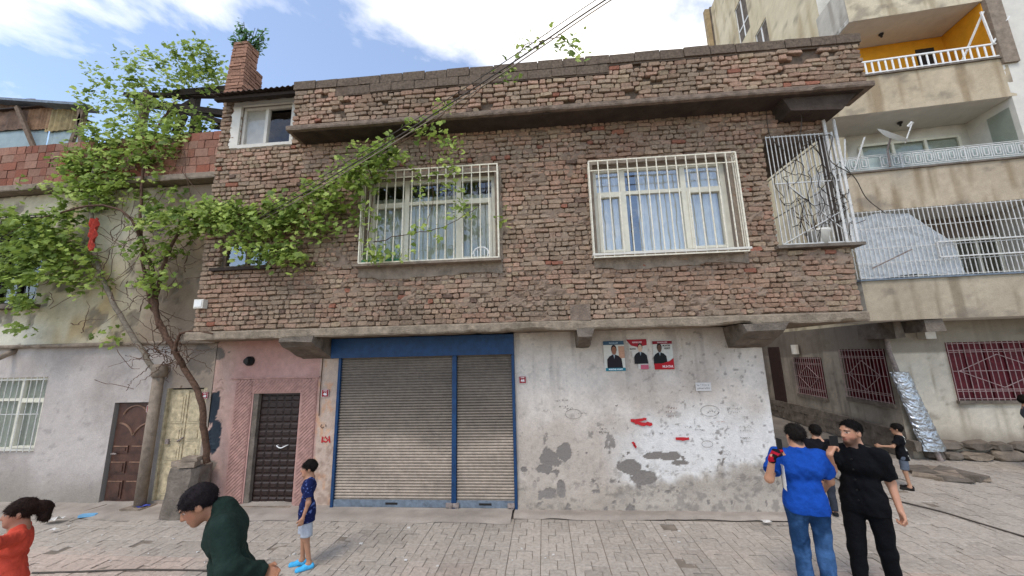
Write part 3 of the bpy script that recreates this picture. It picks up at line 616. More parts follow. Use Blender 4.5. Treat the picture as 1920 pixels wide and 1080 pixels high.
def leftup_col(S, Z):
    c = mixc(lin('#aea289'), lin('#d0c5aa'), fbm(S * .9, Z * 1.2, 4, 160)); c = mixc(c, lin('#c9c4b4'), sst(3.35, 3.1, Z) * sst(-9.3, -9.8, S) * .8)
    c = mixc(c, lin('#a98d5c'), sst(.5, .65, fbm(S * 1.5, Z * .8, 3, 161)) * sst(-9.9, -9.4, S) * sst(-7.6, -8.6, S) * .7)
    c = mixc(c, lin('#7b6656'), sst(-8.3, -7.4, S + .5 * (fbm(S * 3, Z * 3, 3, 162) - .5)) * .75); c = mixc(c, lin('#6e655a'), sst(.6, .7, fbm(S * 4, Z * 3, 4, 163)) * .7)
    return c * (.8 + .36 * fbm(S * 12, Z * 12, 4, 164))[..., None]
sheet('upper_wall', FRONT(6.30), -14, -5.97, 2.85, 5.98, .045, M['plaster'], lh, leftup_col, lambda S, Z: .03 * (fbm(S * 2, Z * 2, 4, 166) - .5) - .02 * sst(.6, .7, fbm(S * 4, Z * 3, 4, 163)), [lu], .25, lin('#5d554c'))
rough_beam('string_course', -14, -6.0, 6.24, 6.6, 2.79, 2.86, lh, M['concrete'], .012, 31)
rough_beam('roof_slab_edge', -14, -6.0, 6.08, 6.6, 6.0, 6.13, lh, M['concrete'], .015, 32)
b = MB(); b.box(-14, -6.16, 6.6, 12, 5.9, 6.1); b.box(-14, -13.8, 6.6, 12, 0, 6); b.box(-14, -6.16, 11.8, 12, 0, 6); b.build('house_shell', M['concrete_dark'], lh)
pb = MB(); pb.box(-13.9, -6.02, 6.17, 6.3, 6.14, 7.0); pbo = pb.build('block_parapet', M['mortar'], lh)
z = 6.14; row = 0
while z < 7.02:
    x = -13.9 + (.0 if row % 2 else -.13)
    while x < -6.1:
        wd = random.choice((.2, .29, .29, .15)); x1_ = min(x + wd, -6.03)
        if x1_ > -12.2 and not (row == 4 and -9.3 < x < -7.4 and random.random() < .4):
            b = MB(); b.box(x + .006, x1_ - .006, 6.145 + random.uniform(-.006, .006), 6.19, z + .005, z + .175, j=.003)
            c = mixc(lin('#8f5745'), lin('#9f7c6a'), random.random()) * random.uniform(.62, 1.0); b.c = [tuple(c)] * 6; o = b.build('hollow_block', M['hollow'], pbo, vc=True)
        x += wd
    z += .18; row += 1
# its window, upper window and two doors
o = window(lw, YW + .07, (.32, .68), .69, .06, lh, M['pvc'], M['glass'], curtain=[(lw[0], lw[1], lw[2], lw[3])], opening=(2,))
gb = MB()
for t in (.03, .5, .97): z = lw[2] + (lw[3] - lw[2]) * t; gb.bar((lw[0], YW - .03, z), (lw[1], YW - .03, z), .012)
for x in (lw[0] + .04, lw[1] - .04): gb.bar((x, YW - .03, lw[2]), (x, YW - .03, lw[3]), .012)
go = gb.build('window_grille', M['iron_pale'], lh)
for k in range(1, 14): x = lw[0] + .04 + (lw[1] - lw[0] - .08) * k / 14; b = MB(); b.bar((x, YW - .035, lw[2]), (x, YW - .035, lw[3]), .009); b.build('bar', M['iron_pale'], go)
o = window(lu, 6.42, (.5,), .7, .06, lh, M['wood_dark'], M['glass']); tag(o, 'dark wooden upper window behind leaves')
s = MB(); s.box(lu[0] - .1, lu[1] + .15, 6.12, 6.44, lu[2] - .1, lu[2] - .01); s.build('sill', M['concrete_dark'], o)
gb = MB()
for z in (3.72, 4.3, 4.9, 5.45): gb.bar((lu[0], 6.14, z), (lu[1], 6.14, z), .014)
for x in (lu[0], lu[1]): gb.bar((x, 6.14, 3.66), (x, 6.14, 5.48), .014)
go = gb.build('window_grille', M['iron_dark'], lh)
for k in range(1, 9): x = lu[0] + (lu[1] - lu[0]) * k / 9; b = MB(); b.bar((x, 6.135, 3.66), (x, 6.135, 5.48), .012); b.build('bar', M['iron_dark'], go)
b = MB(); b.box(db[0] + .03, db[1], YW + .06, YW + .1, 0, db[3] - .02); d1 = b.build('door', M['door_brown'], lh); M['door_worn_highlight'] = pmat('worn_highlight_metal', '#7a5c4a', .5, .5, 8, .2, 50); tag(d1, 'brown metal door with embossed arcs')  # lighter brown paints highlights, with wear, so the door relief shows
def arc(cx, cz, r, a0, a1, n=12): return [(cx + r * math.cos(R(a0 + (a1 - a0) * i / n)), YW + .055, cz + r * math.sin(R(a0 + (a1 - a0) * i / n))) for i in range(n + 1)]
for i, P in enumerate((arc(-7.53, 1.42, .27, 25, 155), arc(-7.85, 1.05, .33, 20, 85), arc(-7.21, 1.05, .33, 95, 160))): b = MB(); b.tube(P, .017); b.build('moulding', M['door_worn_highlight'], d1)
for cx in (-7.72, -7.36):
    for cz, h in ((.93, .12), (.62, .2), (.25, .3)):
        b = MB(); b.box(cx - .14, cx + .14, YW + .045, YW + .06, cz - h / 2, cz + h / 2); b.box(cx - .1, cx + .1, YW + .035, YW + .045, cz - h / 2 + .03, cz + h / 2 - .03); o = b.build('panel', M['door_brown'], d1); b = MB(); b.box(cx - .14, cx + .14, YW + .036, YW + .0445, cz + h / 2 - .02, cz + h / 2); b.build('panel_edge', M['door_worn_highlight'], o)  # painted highlight strip along the top of each panel
b = MB(); b.tube([(-7.84, YW + .06, .86), (-7.84, YW + .0, .86), (-7.74, YW - .0, .86)], .012); b.build('handle', M['iron_rust'], d1)
b = MB(); b.box(dc[0] + .04, dc[1] - .04, YW + .05, YW + .09, dc[2], dc[3] - .03); d2 = b.build('door', M['door_cream'], lh); tag(d2, 'cream double-leaf door with chipped paint')
for x in (dc[0] + .02, dc[1] - .05, dc[1] - .01): b = MB(); b.box(x - .018, x + .018, YW + .0, YW + .08, dc[2], dc[3]); b.build('door_jamb', M['door_cream'], d2)
b = MB(); b.box(-6.52 - .014, -6.52 + .014, YW + .035, YW + .05, dc[2] + .02, dc[3] - .05); b.build('cover_strip', M['door_cream'], d2)
for cx in (-6.70, -6.34):
    for cz, h in ((1.62, .5), (1.18, .22), (.86, .22), (.42, .5)):
        b = MB(); wq = .135
        b.box(cx - wq, cx + wq, YW + .038, YW + .05, cz - h / 2, cz + h / 2); b.box(cx - wq + .035, cx + wq - .035, YW + .028, YW + .038, cz - h / 2 + .035, cz + h / 2 - .035); b.build('panel', M['door_cream'], d2)
b = MB(); b.box(-6.83, -6.77, YW + .01, YW + .05, 1.02, 1.1); b.tube([(-6.6, YW + .03, 1.06), (-6.56, YW - .0, 1.08), (-6.5, YW + .03, 1.13)], .016); b.build('lock', M['iron_rust'], d2)
b = MB(); b.box(-6.95, -6.03, YW - .0, YW + .02, 1.99, 2.06); b.build('lintel', M['wood'], lh)
# drain pipe, stub pipe, planter, loose bricks
t = thing('drain_pipe', 'thick grey cement drain pipe standing between the brown and cream doors', 'pipe', (-6.98, 6.22, 0))
b = MB(); b.tube([(-6.98, 6.22, -.0), (-6.98, 6.22, 2.28)], .082, 14); b.build('pipe', M['concrete'], t, True)
b = MB(); b.lathe([(.10, 2.2), (.115, 2.24), (.115, 2.4), (.1, 2.43), (.07, 2.43)], -6.98, 6.22); b.build('collar', M['concrete'], t, True)
b = MB(); b.box(-7.15, -6.8, 6.06, 6.36, 0, .05, j=.02); b.build('footing', M['concrete'], t)
p = A(18, 660, 6.3); b = MB(); b.tube([(p[0] + .05, 6.4, p[2] + .06), (p[0], 6.16, p[2] - .12)], .05, 10); o = b.build('spout_pipe', M['concrete'], None, True); tag(o, 'short grey spout pipe sticking out of the plaster above the white window', 'pipe')
V = []; F = []; n = 14
prof = [(.0, .30, .24), (.12, .29, .235), (.4, .27, .22), (.62, .255, .21), (.74, .25, .2), (.76, .2, .15)]
for z, rx, ry in prof:
    for k in range(n):
        a = 2 * math.pi * k / n; q = 1 / max(abs(math.cos(a)), abs(math.sin(a))) ** .75; V.append((-5.98 + rx * q * math.cos(a) + random.uniform(-.015, .015), 6.08 + ry * q * math.sin(a) + random.uniform(-.015, .015), z))
F = [(i * n + k, i * n + (k + 1) % n, (i + 1) * n + (k + 1) % n, (i + 1) * n + k) for i in range(len(prof) - 1) for k in range(n)] + [tuple((len(prof) - 1) * n + k for k in range(n))]
o = mesh('stone_planter', V, F, M['concrete_dark']); tag(o, 'rough cement planter block round the foot of the vine', 'planter')
for k, (x, y, z, a, l) in enumerate(((-6.08, 5.98, .765, -.1, .24), (-5.88, 5.93, .767, .12, .27), (-5.86, 5.96, .845, .05, .25))):
    T = lambda X, Y, Z, x=x, y=y, z=z, a=a: (x + X * math.cos(a) - Y * math.sin(a), y + X * math.sin(a) + Y * math.cos(a), z + Z)
    b = MB(); b.box(-l / 2, l / 2, -.06, .06, 0, .072, T=T, j=.006); o = b.build('loose_brick', M['concrete']); tag(o, ['short grey brick lying on the planter on the door side', 'long grey brick lying flat on the planter under another brick', 'grey brick lying on top of another brick on the planter'][k], 'brick', 'loose bricks on the planter')
# rooftop shelter
sh_ = thing('rooftop_shelter', 'makeshift rooftop shelter of timber posts, rusty tin and plastic sheet above the red blocks', 'shelter', (-12, 6.7, 6.1))
YS = 6.62
def AS(u, v, dy=0): q = A(u, v, YS + dy); return (q[0], q[1], q[2])
b = MB(); b.bar(AS(-120, 183), AS(172, 203), .06, .3); b.build('roof_edge', M['bluegrey'], sh_)
for (p, q) in (((32, 200), (88, 276)), ((158, 205), (125, 276)), ((150, 206), (162, 276)), ((-60, 190), (-55, 276))):
    a, c = AS(*p, -.06), AS(*q, -.06); b = MB(); b.bar(a, (c[0], c[1], c[2] - .5), .085, .06); b.build('timber_post', M['wood'], sh_)
for i, (u0, u1, m) in enumerate(((-120, 45, 'tin'), (46, 84, 'tin'), (86, 152, 'wood'))):
    a, c = AS(u0, 197 + max(0, u0) * .07), AS(u1, 238); n = 24; V = []
    for k in range(n + 1): x = a[0] + (c[0] - a[0]) * k / n; y = YS + .06 + .015 * math.sin(k * 1.9); V += [(x, y, c[2]), (x, y, a[2])]
    mesh('tin_panel', V, [(2 * k, 2 * k + 2, 2 * k + 3, 2 * k + 1) for k in range(n)], pmat('patched_panel', ('#6d5544', '#8a6a50', '#8f7d58')[i], .8, .5, 5, .5, 20), sh_)
for u0, u1 in ((-120, 72), (84, 132)):
    a, c = AS(u0, 239), AS(u1, 282); n = 20; V = []
    for i in range(n + 1):
        for j in range(9): V.append((a[0] + (c[0] - a[0]) * i / n, YS + .1 + .05 * (fbm(i * .6, j * .5, 3, 170) - .5), c[2] - .3 + (a[2] - c[2] + .3) * j / 8))
    mesh('plastic_sheet', V, [(i * 9 + j, (i + 1) * 9 + j, (i + 1) * 9 + j + 1, i * 9 + j + 1) for i in range(n) for j in range(8)], pmat('dusty_plastic', '#8e9c9c', .4, .15, 3, .2, 20), sh_, smooth=True)
b = MB(); b.box(-15, -11.0, YS - .02, 7.3, AS(60, 200)[2] - .01, AS(60, 200)[2] + .01); b.build('shelter_roof', M['tin'], sh_)
# pergola beams that carry the vine
pg = thing('pergola', 'dark timber pergola on the roof carrying the vine beside the brick chimney', 'pergola', (-8, 6.9, 6.1))
def AP(u, v, Y=6.9): q = A(u, v, Y); return (q[0], q[1], q[2])
for (p, q, wd) in (((235, 178), (425, 180), .09), ((255, 192), (430, 215), .14), ((330, 178), (430, 170), .16), ((330, 205), (425, 232), .1), ((345, 215), (330, 250), .12), ((365, 190), (372, 262), .12), ((400, 238), (450, 240), .08), ((318, 215), (365, 188), .09), ((375, 205), (412, 232), .08)):
    b = MB(); b.bar(AP(*p), AP(*q), wd, wd); b.build('beam', M['wood_dark'], pg)
a = AP(277, 172, 6.75); b = MB(); b.bar(a, (a[0], a[1], 6.1), .12, .12); b.build('post', M['wood'], pg)
a = AP(372, 172, 7.3); b = MB(); b.bar(a, (a[0], a[1], 6.1), .1, .1); b.build('post', M['wood_dark'], pg)
# ================================================================== APARTMENT BLOCK
ap = thing('apartment_block', 'tall beige apartment block with open balconies and stained bands behind the men', 'building', (8.0, 9.3, 0))
_a = R(5.5); OE = np.array([8.0, 9.3]); E1 = np.array([math.cos(_a), -math.sin(_a)]); EN = np.array([-math.sin(_a), -math.cos(_a)])
def TR(s, t, z): q = OE + E1 * s + EN * t; return (float(q[0]), float(q[1]), float(z))
def FR(t0):
    def f(s, t, z):
        s, t, z = np.broadcast_arrays(np.asarray(s, float), np.asarray(t, float), np.asarray(z, float)); q = OE + s[..., None] * E1 + (t + t0)[..., None] * EN
        return np.concatenate([q, z[..., None]], -1)
    return f
def FS(s0):                                                   # side face: runs back along -t ; 's' grows towards the viewer
    def f(s, t, z):
        s, t, z = np.broadcast_arrays(np.asarray(s, float), np.asarray(t, float), np.asarray(z, float)); q = OE + (s0 - t)[..., None] * E1 + s[..., None] * EN
        return np.concatenate([q, z[..., None]], -1)
    return f
class LB(MB):                                                  # boxes given in the block's own frame
    def b(s, a0, a1, t0, t1, z0, z1, c=None, j=0): return s.box(a0, a1, t0, t1, z0, z1, c, lambda x, y, z: TR(x, y, z), j)
    def r(s, p, q, wd, dp=None): return s.bar(TR(*p), TR(*q), wd, dp)
def ap_col(c0, c1, c2, sd):
    def f(S, Z):
        c = mixc(lin(c0), lin(c1), fbm(S * 1.3, Z * 1.3, 4, sd)); st = sst(.5, .72, fbm(S * 6, Z * .6, 3, sd + 1)); c = mixc(c, lin(c2), st * .8); c = mixc(c, lin('#6f655a'), .55 * sst(.6, .75, fbm(S * 2.2, Z * 3.5, 4, sd + 5)))
        return c * (.84 + .3 * fbm(S * 16, Z * 16, 3, sd + 2))[..., None]
    return f
rd_ = lambda S, Z: .012 * (fbm(S * 3, Z * 3, 4, 181) - .5)
gw = [1.12, 3.3, 1.22, 2.49]
def gf_col(S, Z):
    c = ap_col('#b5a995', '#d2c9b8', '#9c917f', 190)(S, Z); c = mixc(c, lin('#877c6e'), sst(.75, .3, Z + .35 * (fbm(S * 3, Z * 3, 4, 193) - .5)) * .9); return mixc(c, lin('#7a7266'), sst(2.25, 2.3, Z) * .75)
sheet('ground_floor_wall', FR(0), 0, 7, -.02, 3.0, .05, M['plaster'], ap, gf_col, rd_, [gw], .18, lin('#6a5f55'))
sa, sb_ = [-1.62, -.12, 1.1, 2.38], [-3.95, -2.5, .95, 2.15]
def side_col(S, Z):
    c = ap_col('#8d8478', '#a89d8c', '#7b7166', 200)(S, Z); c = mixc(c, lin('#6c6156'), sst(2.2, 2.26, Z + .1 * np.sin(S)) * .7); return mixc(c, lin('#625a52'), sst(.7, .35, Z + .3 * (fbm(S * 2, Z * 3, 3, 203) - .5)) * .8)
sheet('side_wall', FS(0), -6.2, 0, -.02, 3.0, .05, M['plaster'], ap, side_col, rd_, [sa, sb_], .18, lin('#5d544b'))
u1, u2, u3 = [-4.2, -3.3, 14.5, 16.2], [-3.1, -2.3, 12.3, 13.9], [-5.9, -5.3, 14.0, 15.4]
sheet('side_wall_upper', FS(0), -6.2, -.0, 3.0, 18.5, .12, M['plaster'], ap, ap_col('#c4b594', '#dccfb2', '#b09d7c', 210), rd_, [u1, u2, u3], .15, lin('#b0a78f'))
for q in (u1, u2, u3):
    b = MB(); y = []; fr = lambda s, t, z: tuple(FS(0)(s, t, z))
    for k in (0, .5, 1): s_ = q[0] + (q[1] - q[0]) * k; b.bar(fr(s_, -.06, q[2]), fr(s_, -.06, q[3]), .06)
    for k in (0, .35, 1): z_ = q[2] + (q[3] - q[2]) * k; b.bar(fr(q[0], -.06, z_), fr(q[1], -.06, z_), .06)
    wo = b.build('side_window', M['white'], ap); mesh('pane', [fr(q[0], -.08, q[2]), fr(q[1], -.08, q[2]), fr(q[1], -.08, q[3]), fr(q[0], -.08, q[3])], [(0, 1, 2, 3)], M['glass_blue'], wo)
sheet('front_wall_upper', FR(0), 0, 3.0, 3.0, 18.5, .2, M['plaster'], ap, ap_col('#c9c3b4', '#d5d0c4', '#b5ae9f', 220), None, [], .1)
lb = LB(); lb.b(2.62, 7, .0, 1.0, 3.0, 18.5); lb.build('bay_wall', M['offwhite'], ap)
lb = LB(); lb.b(.05, 7, -6.2, -.25, 2.9, 18.4); lb.b(-.05, .1, -6.4, -6.21, 0, 18.6); lb.build('block_core', M['concrete_dark'], ap)
lb = LB(); lb.r((-.18, -6.3, 3), (-.18, -6.3, 18.5), .2, .2); lb.build('corner_shade_strip', pmat('brown_shade_strip', '#9c8868', .9, .3, 5, .3, 40), ap)  # brown bar colours in the shading along the building's far edge
# balconies: slab + stained band (parapet) per floor
SL, SRT = -.95, 2.62
for k, (zb, zt, cc) in enumerate(((2.98, 3.84, ('#9a8c78', '#b5a892', '#80735f')), (5.42, 6.33, ('#a0917b', '#bbab93', '#86745b')), (7.8, 8.75, ('#a5957b', '#c0b096', '#8d7a5f')), (10.3, 11.4, ('#b9ab90', '#d2c5aa', '#9a8b70')))):
    s1 = 7.0 if k == 0 else 2.72; s0 = SL if k < 3 else -.1
    lb = LB(); lb.b(s0, s1, 0.01, .99, zb, zb + .12); so_ = lb.build('balcony_slab', M['offwhite'], ap)
    sheet('balcony_band', FR(1.0), s0, s1, zb, zt, .05, M['plaster'], so_, ap_col(*cc, 230 + k * 7), lambda S, Z: .012 * (fbm(S * 4, Z * 4, 4, 231) - .5), [], .1)
    sheet('balcony_side_band', FS(s0), .0, 1.0, zb, zt, .06, M['plaster'], so_, ap_col('#b3ab9d', '#c7c0b2', '#9a9184', 240 + k * 5), None, [], .1)
    lb = LB(); lb.b(s0 + .02, s1, .86, .985, zb + .12, zt - .005); lb.b(s0 + .012, s0 + .12, 0.01, .86, zb + .12, zt - .005); lb.build('parapet_core', M['concrete'], so_)
    lb = LB(); lb.b(s0 - .03, s1, .83, 1.04, zt, zt + .035); lb.build('coping', M['concrete_dark'] if k else M['bluegrey'], so_)
# linings of the balconies
lb = LB(); lb.b(.02, 2.6, .012, .03, 8.76, 10.29); lb.b(2.59, 2.61, .03, .96, 8.8, 10.29); lb.build('yellow_lining', M['yellow'], ap)
lb = LB(); lb.b(1.95, 2.35, .031, .05, 8.8, 10.0); lb.build('balcony_door', M['iron_dark'], ap)
lb = LB(); lb.b(2.612, 2.9, .55, 1.06, 8.6, 18.5); lb.build('bay_pier', M['concrete'], ap)
def apt_window(s0, s1, z0, z1, cols, t=.03, par=None, cur=True):
    lb = LB(); fw = .06
    lb.b(s0, s1, t, t + .05, z0, z0 + fw); lb.b(s0, s1, t, t + .05, z1 - fw, z1)
    for k in range(cols + 1): s_ = s0 + (s1 - s0) * k / cols; lb.b(s_ - fw / 2, s_ + fw / 2, t, t + .048, z0 + fw, z1 - fw)
    o = lb.build('balcony_window', M['pvc'], ap)
    for k in range(cols): a = s0 + (s1 - s0) * k / cols; c = s0 + (s1 - s0) * (k + 1) / cols; q = LB(); q.b(a, c, t + .01, t + .016, z0, z1); q.build('pane', M['glass'], o)
    q = LB(); q.b(s0, s1, .004, .008, z0, z1); q.build('blind', M['curtain'] if cur else M['dark'], o); return o
apt_window(.25, 2.35, 6.45, 7.5, 3); apt_window(.9, 2.55, 3.9, 4.9, 4, cur=False)
lb = LB(); lb.b(.02, 2.6, .012, .028, 3.9, 5.40); lb.build('brown_lining', pmat('brown_lining', '#6f6054', .9, .2, 4, .3, 40), ap)
lb = LB(); lb.b(.02, .9, .029, .034, 4.0, 5.39); lb.build('green_lining', pmat('dark_green_lining', '#3f4a45', .9, .2, 4, .3, 40), ap)
lb = LB(); lb.b(2.604, 2.615, .45, .9, 6.7, 7.6); lb.build('bay_window', M['glass'], ap)
# bulb holders on the ceilings
for s_, z_ in ((.95, 10.29), (.9, 7.79)): lb = MB(); p = TR(s_, .45, z_); lb.lathe([(.05, z_), (.05, z_ - .03), (.025, z_ - .06), (.02, z_ - .1)], p[0], p[1], 8); lb.build('lamp_holder', M['iron_dark'], ap)
# railings
lb = LB(); z0, z1 = 8.80, 9.14
lb.r((SL, 1.0, z1), (SRT + .05, 1.0, z1), .035); lb.r((SL, 1.0, z0 + .03), (SRT + .05, 1.0, z0 + .03), .025); r3 = lb.build('balcony_railing', M['white'], ap)
for k in range(27): s_ = SL + (SRT + .05 - SL) * k / 26; q = LB(); q.r((s_, 1.0, z0 - .01), (s_, 1.0, z1), .034, .016); q.build('bar', M['white'], r3)
for (p, q_) in (((2.2, .6, 8.9), (2.55, 1.02, 10.0)), ((2.55, 1.02, 9.15), (2.5, 1.02, 10.0)), ((2.55, 1.02, 9.15), (2.95, 1.05, 9.75))): q = LB(); q.r(p, q_, .03); q.build('clothes_bracket', M['white'], r3)
lb = LB(); z0, z1 = 6.40, 6.74
for z_ in (z0, z1, z1 - .035, z0 + .035): lb.r((SL, 1.0, z_), (SRT, 1.0, z_), .012); lb.r((SL, 1.0, z_), (SL, .05, z_), .012)
for s_ in (SL, .3, 1.5, SRT): lb.r((s_, 1.0, z0 - .05), (s_, 1.0, z1), .022)
r2 = lb.build('balcony_railing', M['iron_pale'], ap)
def motif(a, c, side=False):
    q = LB(); g_ = .02; P = (lambda s_, z_: (SL, s_, z_)) if side else (lambda s_, z_: (s_, 1.0, z_))
    for i, (d, w_) in enumerate(((0, .014), (.045, .018))):
        x0_, x1_, y0_, y1_ = a + g_ + d, c - g_ - d, z0 + .04 + d, z1 - .045 - d
        q.r(P(x0_, y0_), P(x1_, y0_), w_); q.r(P(x0_, y1_), P(x1_, y1_), w_); q.r(P(x0_, y0_), P(x0_, y1_), w_); q.r(P(x1_, y0_), P(x1_, y1_), w_)
    q.build('railing_panel', M['iron_pale'], r2)
n = 17
for k in range(n):
    if k not in (3,): motif(SL + (SRT - SL) * k / n, SL + (SRT - SL) * (k + 1) / n)
for k in range(4): motif(.1 + k * .22, .32 + k * .22, True)
q = LB(); q.b(SL + .05, SRT, .9, .905, 6.37, 6.72); q.build('railing_screen', pmat('pale_screen_cloth', '#c3cec9', .8, .15, 6, .3, 30, transl=.3), r2)
for x in (.0, .18): q = LB(); q.r((SL + .1 + x, 1.03, 6.4), (SL + .16 + x * 2.2, 1.12, 7.15), .022); q.build('clothes_bracket', M['iron_pale'], r2)
# tall grille of the first balcony
lb = LB(); z0, z1 = 3.88, 5.41
for z_ in (z0 + .02, 4.22, 4.55, 5.0, z1 - .02): lb.r((SL, 1.02, z_), (4.6, 1.02, z_), .012); lb.r((SL, 1.02, z_), (SL, .05, z_), .012)
for z_ in (4.27, 4.6): lb.r((.55, 1.05, z_), (4.6, 1.05, z_), .026)
lb.r((.55, 1.05, 4.27), (.55, 1.05, 4.6), .02); r1 = lb.build('balcony_grille', M['iron_pale'], ap)
k = 0; s_ = SL
while s_ < 4.5: q = LB(); q.r((s_, 1.02, z0), (s_, 1.02, z1), .013); q.build('bar', M['iron_pale'], r1); s_ += .088
for k in range(1, 10): q = LB(); q.r((SL, 1.02 - .1 * k, z0), (SL, 1.02 - .1 * k, z1), .012); q.build('bar', M['iron_pale'], r1)
q = LB(); q.r((SL + .2, 1.08, 4.1), (SL + .75, 1.4, 4.4), .022); q.build('clothes_bracket', M['iron_rust'], r1)
# crumpled plastic sheet hung inside that grille
V = []; C = []; ns, nz = 60, 34
for i in range(ns + 1):
    for j in range(nz + 1):
        a = i / ns; c = j / nz; edge = 1.0 - .28 * max(0, c - .45) / .55 if c > .45 else 1.0 + .1 * (.45 - c)
        s_ = SL + .03 + 1.85 * a * edge * (1 - .12 * sst(.5, 1, c)); z_ = 3.92 + 1.42 * c - .03 * math.sin(a * 9)
        V.append(TR(s_, .955 + .07 * (fbm(a * 9, c * 9, 4, 250) - .5), z_))
o = mesh('plastic_sheet', V, [(i * (nz + 1) + j, (i + 1) * (nz + 1) + j, (i + 1) * (nz + 1) + j + 1, i * (nz + 1) + j + 1) for i in range(ns) for j in range(nz)], M['sheet_plastic']); tag(o, 'crumpled pale blue plastic sheet hung behind the barred balcony', 'plastic sheet')
# ground floor windows with maroon shutters and pink grilles
def gwin(q, fr, nb, cx, seed):
    b = MB(); P = lambda s_, t, z_: tuple(np.asarray(fr(s_, t, z_), float)); a0, a1, c0, c1 = q
    mesh_v = [P(a0, -.1, c0), P(a1, -.1, c0), P(a1, -.1, c1), P(a0, -.1, c1)]
    wo = mesh('window', mesh_v, [(0, 1, 2, 3)], M['maroon'], ap)
    for k in range(6): s_ = a0 + (a1 - a0) * (k + .5) / 6; m_ = MB(); m_.bar(P(s_, -.09, c0 + .05), P(s_, -.09, c1 - .05), (a1 - a0) / 6 * .8, .02); m_.build('shutter_slat', M['maroon'], wo)
    m_ = MB(); m_.bar(P(a0 - .03, .02, c0 - .03), P(a1 + .03, .02, c0 - .03), .06, .1); m_.build('sill', M['concrete_dark'], wo)
    for z_ in (c0 + .04, c0 + .2, c0 + .24, c1 - .22, c1 - .18, c1 - .03): b.bar(P(a0, .03, z_), P(a1, .03, z_), .012)
    zc = (c0 + c1) / 2; h = (c1 - c0) * .28; d = (a1 - a0) * .35
    for p_, q_ in (((cx - d, zc), (cx, zc + h)), ((cx, zc + h), (cx + d, zc)), ((cx + d, zc), (cx, zc - h)), ((cx, zc - h), (cx - d, zc)), ((a0, zc), (a1, zc))): b.bar(P(p_[0], .045, p_[1]), P(q_[0], .045, q_[1]), .012)
    go = b.build('window_grille', M['pinkiron'] if 'pinkiron' in M else M.setdefault('pinkiron', pmat('pinkish_iron', '#a58c88', .6, .3, 20, .2, 70)), ap)
    for k in range(nb): s_ = a0 + (a1 - a0) * k / (nb - 1); m_ = MB(); m_.bar(P(s_, .035, c0), P(s_, .035, c1), .011); m_.build('bar', M['pinkiron'], go)
gwin(gw, FR(0), 22, 2.0, 1); gwin(sa, FS(0), 14, -.85, 2); gwin(sb_, FS(0), 14, -3.2, 3)
# stubs, boxes and lip under the first balcony; rough stone base
lb = LB()
for s_ in (.25, 3.2): lb = LB(); lb.b(s_ - .16, s_ + .16, .0, .96, 2.72, 2.975, j=.02); lb.build('beam_stub', M['concrete_dark'], ap)
lb = LB(); lb.b(-.16, .02, -.6, .5, 2.6, 2.975, j=.03); lb.build('beam_stub', M['concrete_dark'], ap)
for (u, v, t_) in ((1742, 622, .15), (1885, 610, .15)):
    pass
lb = LB(); lb.b(.62, .82, .01, .22, 2.58, 2.97); lb.build('junction_box', M['offwhite'], ap)
b = MB(); b.tube([TR(-.12, -3.55, 2.55), TR(-.12, -3.55, 2.25)], .1, 10); b.build('junction_box', M['offwhite'], ap)
k = 0
for row in range(2):
    s_ = .25 + .15 * row
    while s_ < 6.5:
        wd = random.uniform(.3, .62); h = random.uniform(.16, .24); z_ = row * .19; V = []
        for f_, (sc, tt) in enumerate(((1, .0), (.97, .10), (.72, .16 + random.uniform(0, .06)))):
            for m_ in range(8): a = 2 * math.pi * (m_ + .5) / 8; V.append(TR(s_ + wd / 2 + wd / 2 * sc * max(-1, min(1, 1.3 * math.cos(a))) + random.uniform(-.02, .02), tt + random.uniform(0, .03) - row * .06, z_ + h / 2 + h / 2 * sc * max(-1, min(1, 1.3 * math.sin(a))) + random.uniform(-.015, .015)))
        F = [(f_ * 8 + m_, f_ * 8 + (m_ + 1) % 8, f_ * 8 + 8 + (m_ + 1) % 8, f_ * 8 + 8 + m_) for f_ in range(2) for m_ in range(8)] + [tuple(16 + m_ for m_ in range(8))]
        mesh('base_stone', V, F, M['concrete_dark'] if random.random() < .5 else M['concrete'], ap); s_ += wd * .97
for row in range(3):                                                  # stones at the foot of the side wall
    s_ = -5.8
    while s_ < -.2:
        wd = random.uniform(.3, .6); b = MB(); P = FS(0); h = .2; z_ = row * .19
        v = [tuple(np.asarray(P(x, t_, z), float) + np.random.default_rng(int(abs(s_) * 999) + row + i_).uniform(-.02, .02, 3)) for i_, (z, t_, x) in enumerate([(zz, tt, xx) for zz in (z_, z_ + h) for tt in (.08, -.02) for xx in (s_, s_ + wd)])]
        b.hexa(v); b.build('base_stone', M['concrete_dark'], ap); s_ += wd
b = MB(); P = FS(0)
v = [tuple(np.asarray(P(x, t_, z), float)) for z in (0, 2.5) for t_ in (.04, -.05) for x in (-5.5, -4.75)]; b.hexa(v); b.build('side_door', pmat('dark_brown_door', '#3a2a25', .7, .3, 8, .2), ap)
# building that closes the alley
al = thing('alley_building', 'plain dim building closing the narrow alley behind the brick house', 'building', (6, 15.5, 0)); b = MB(); b.box(2, 9.5, 15.6, 20, 0, 7); b.build('wall', M['concrete_dark'], al); b = MB(); b.box(5.6, 6.6, 15.55, 15.62, 0, 2.1); b.build('door', M['iron_dark'], al)
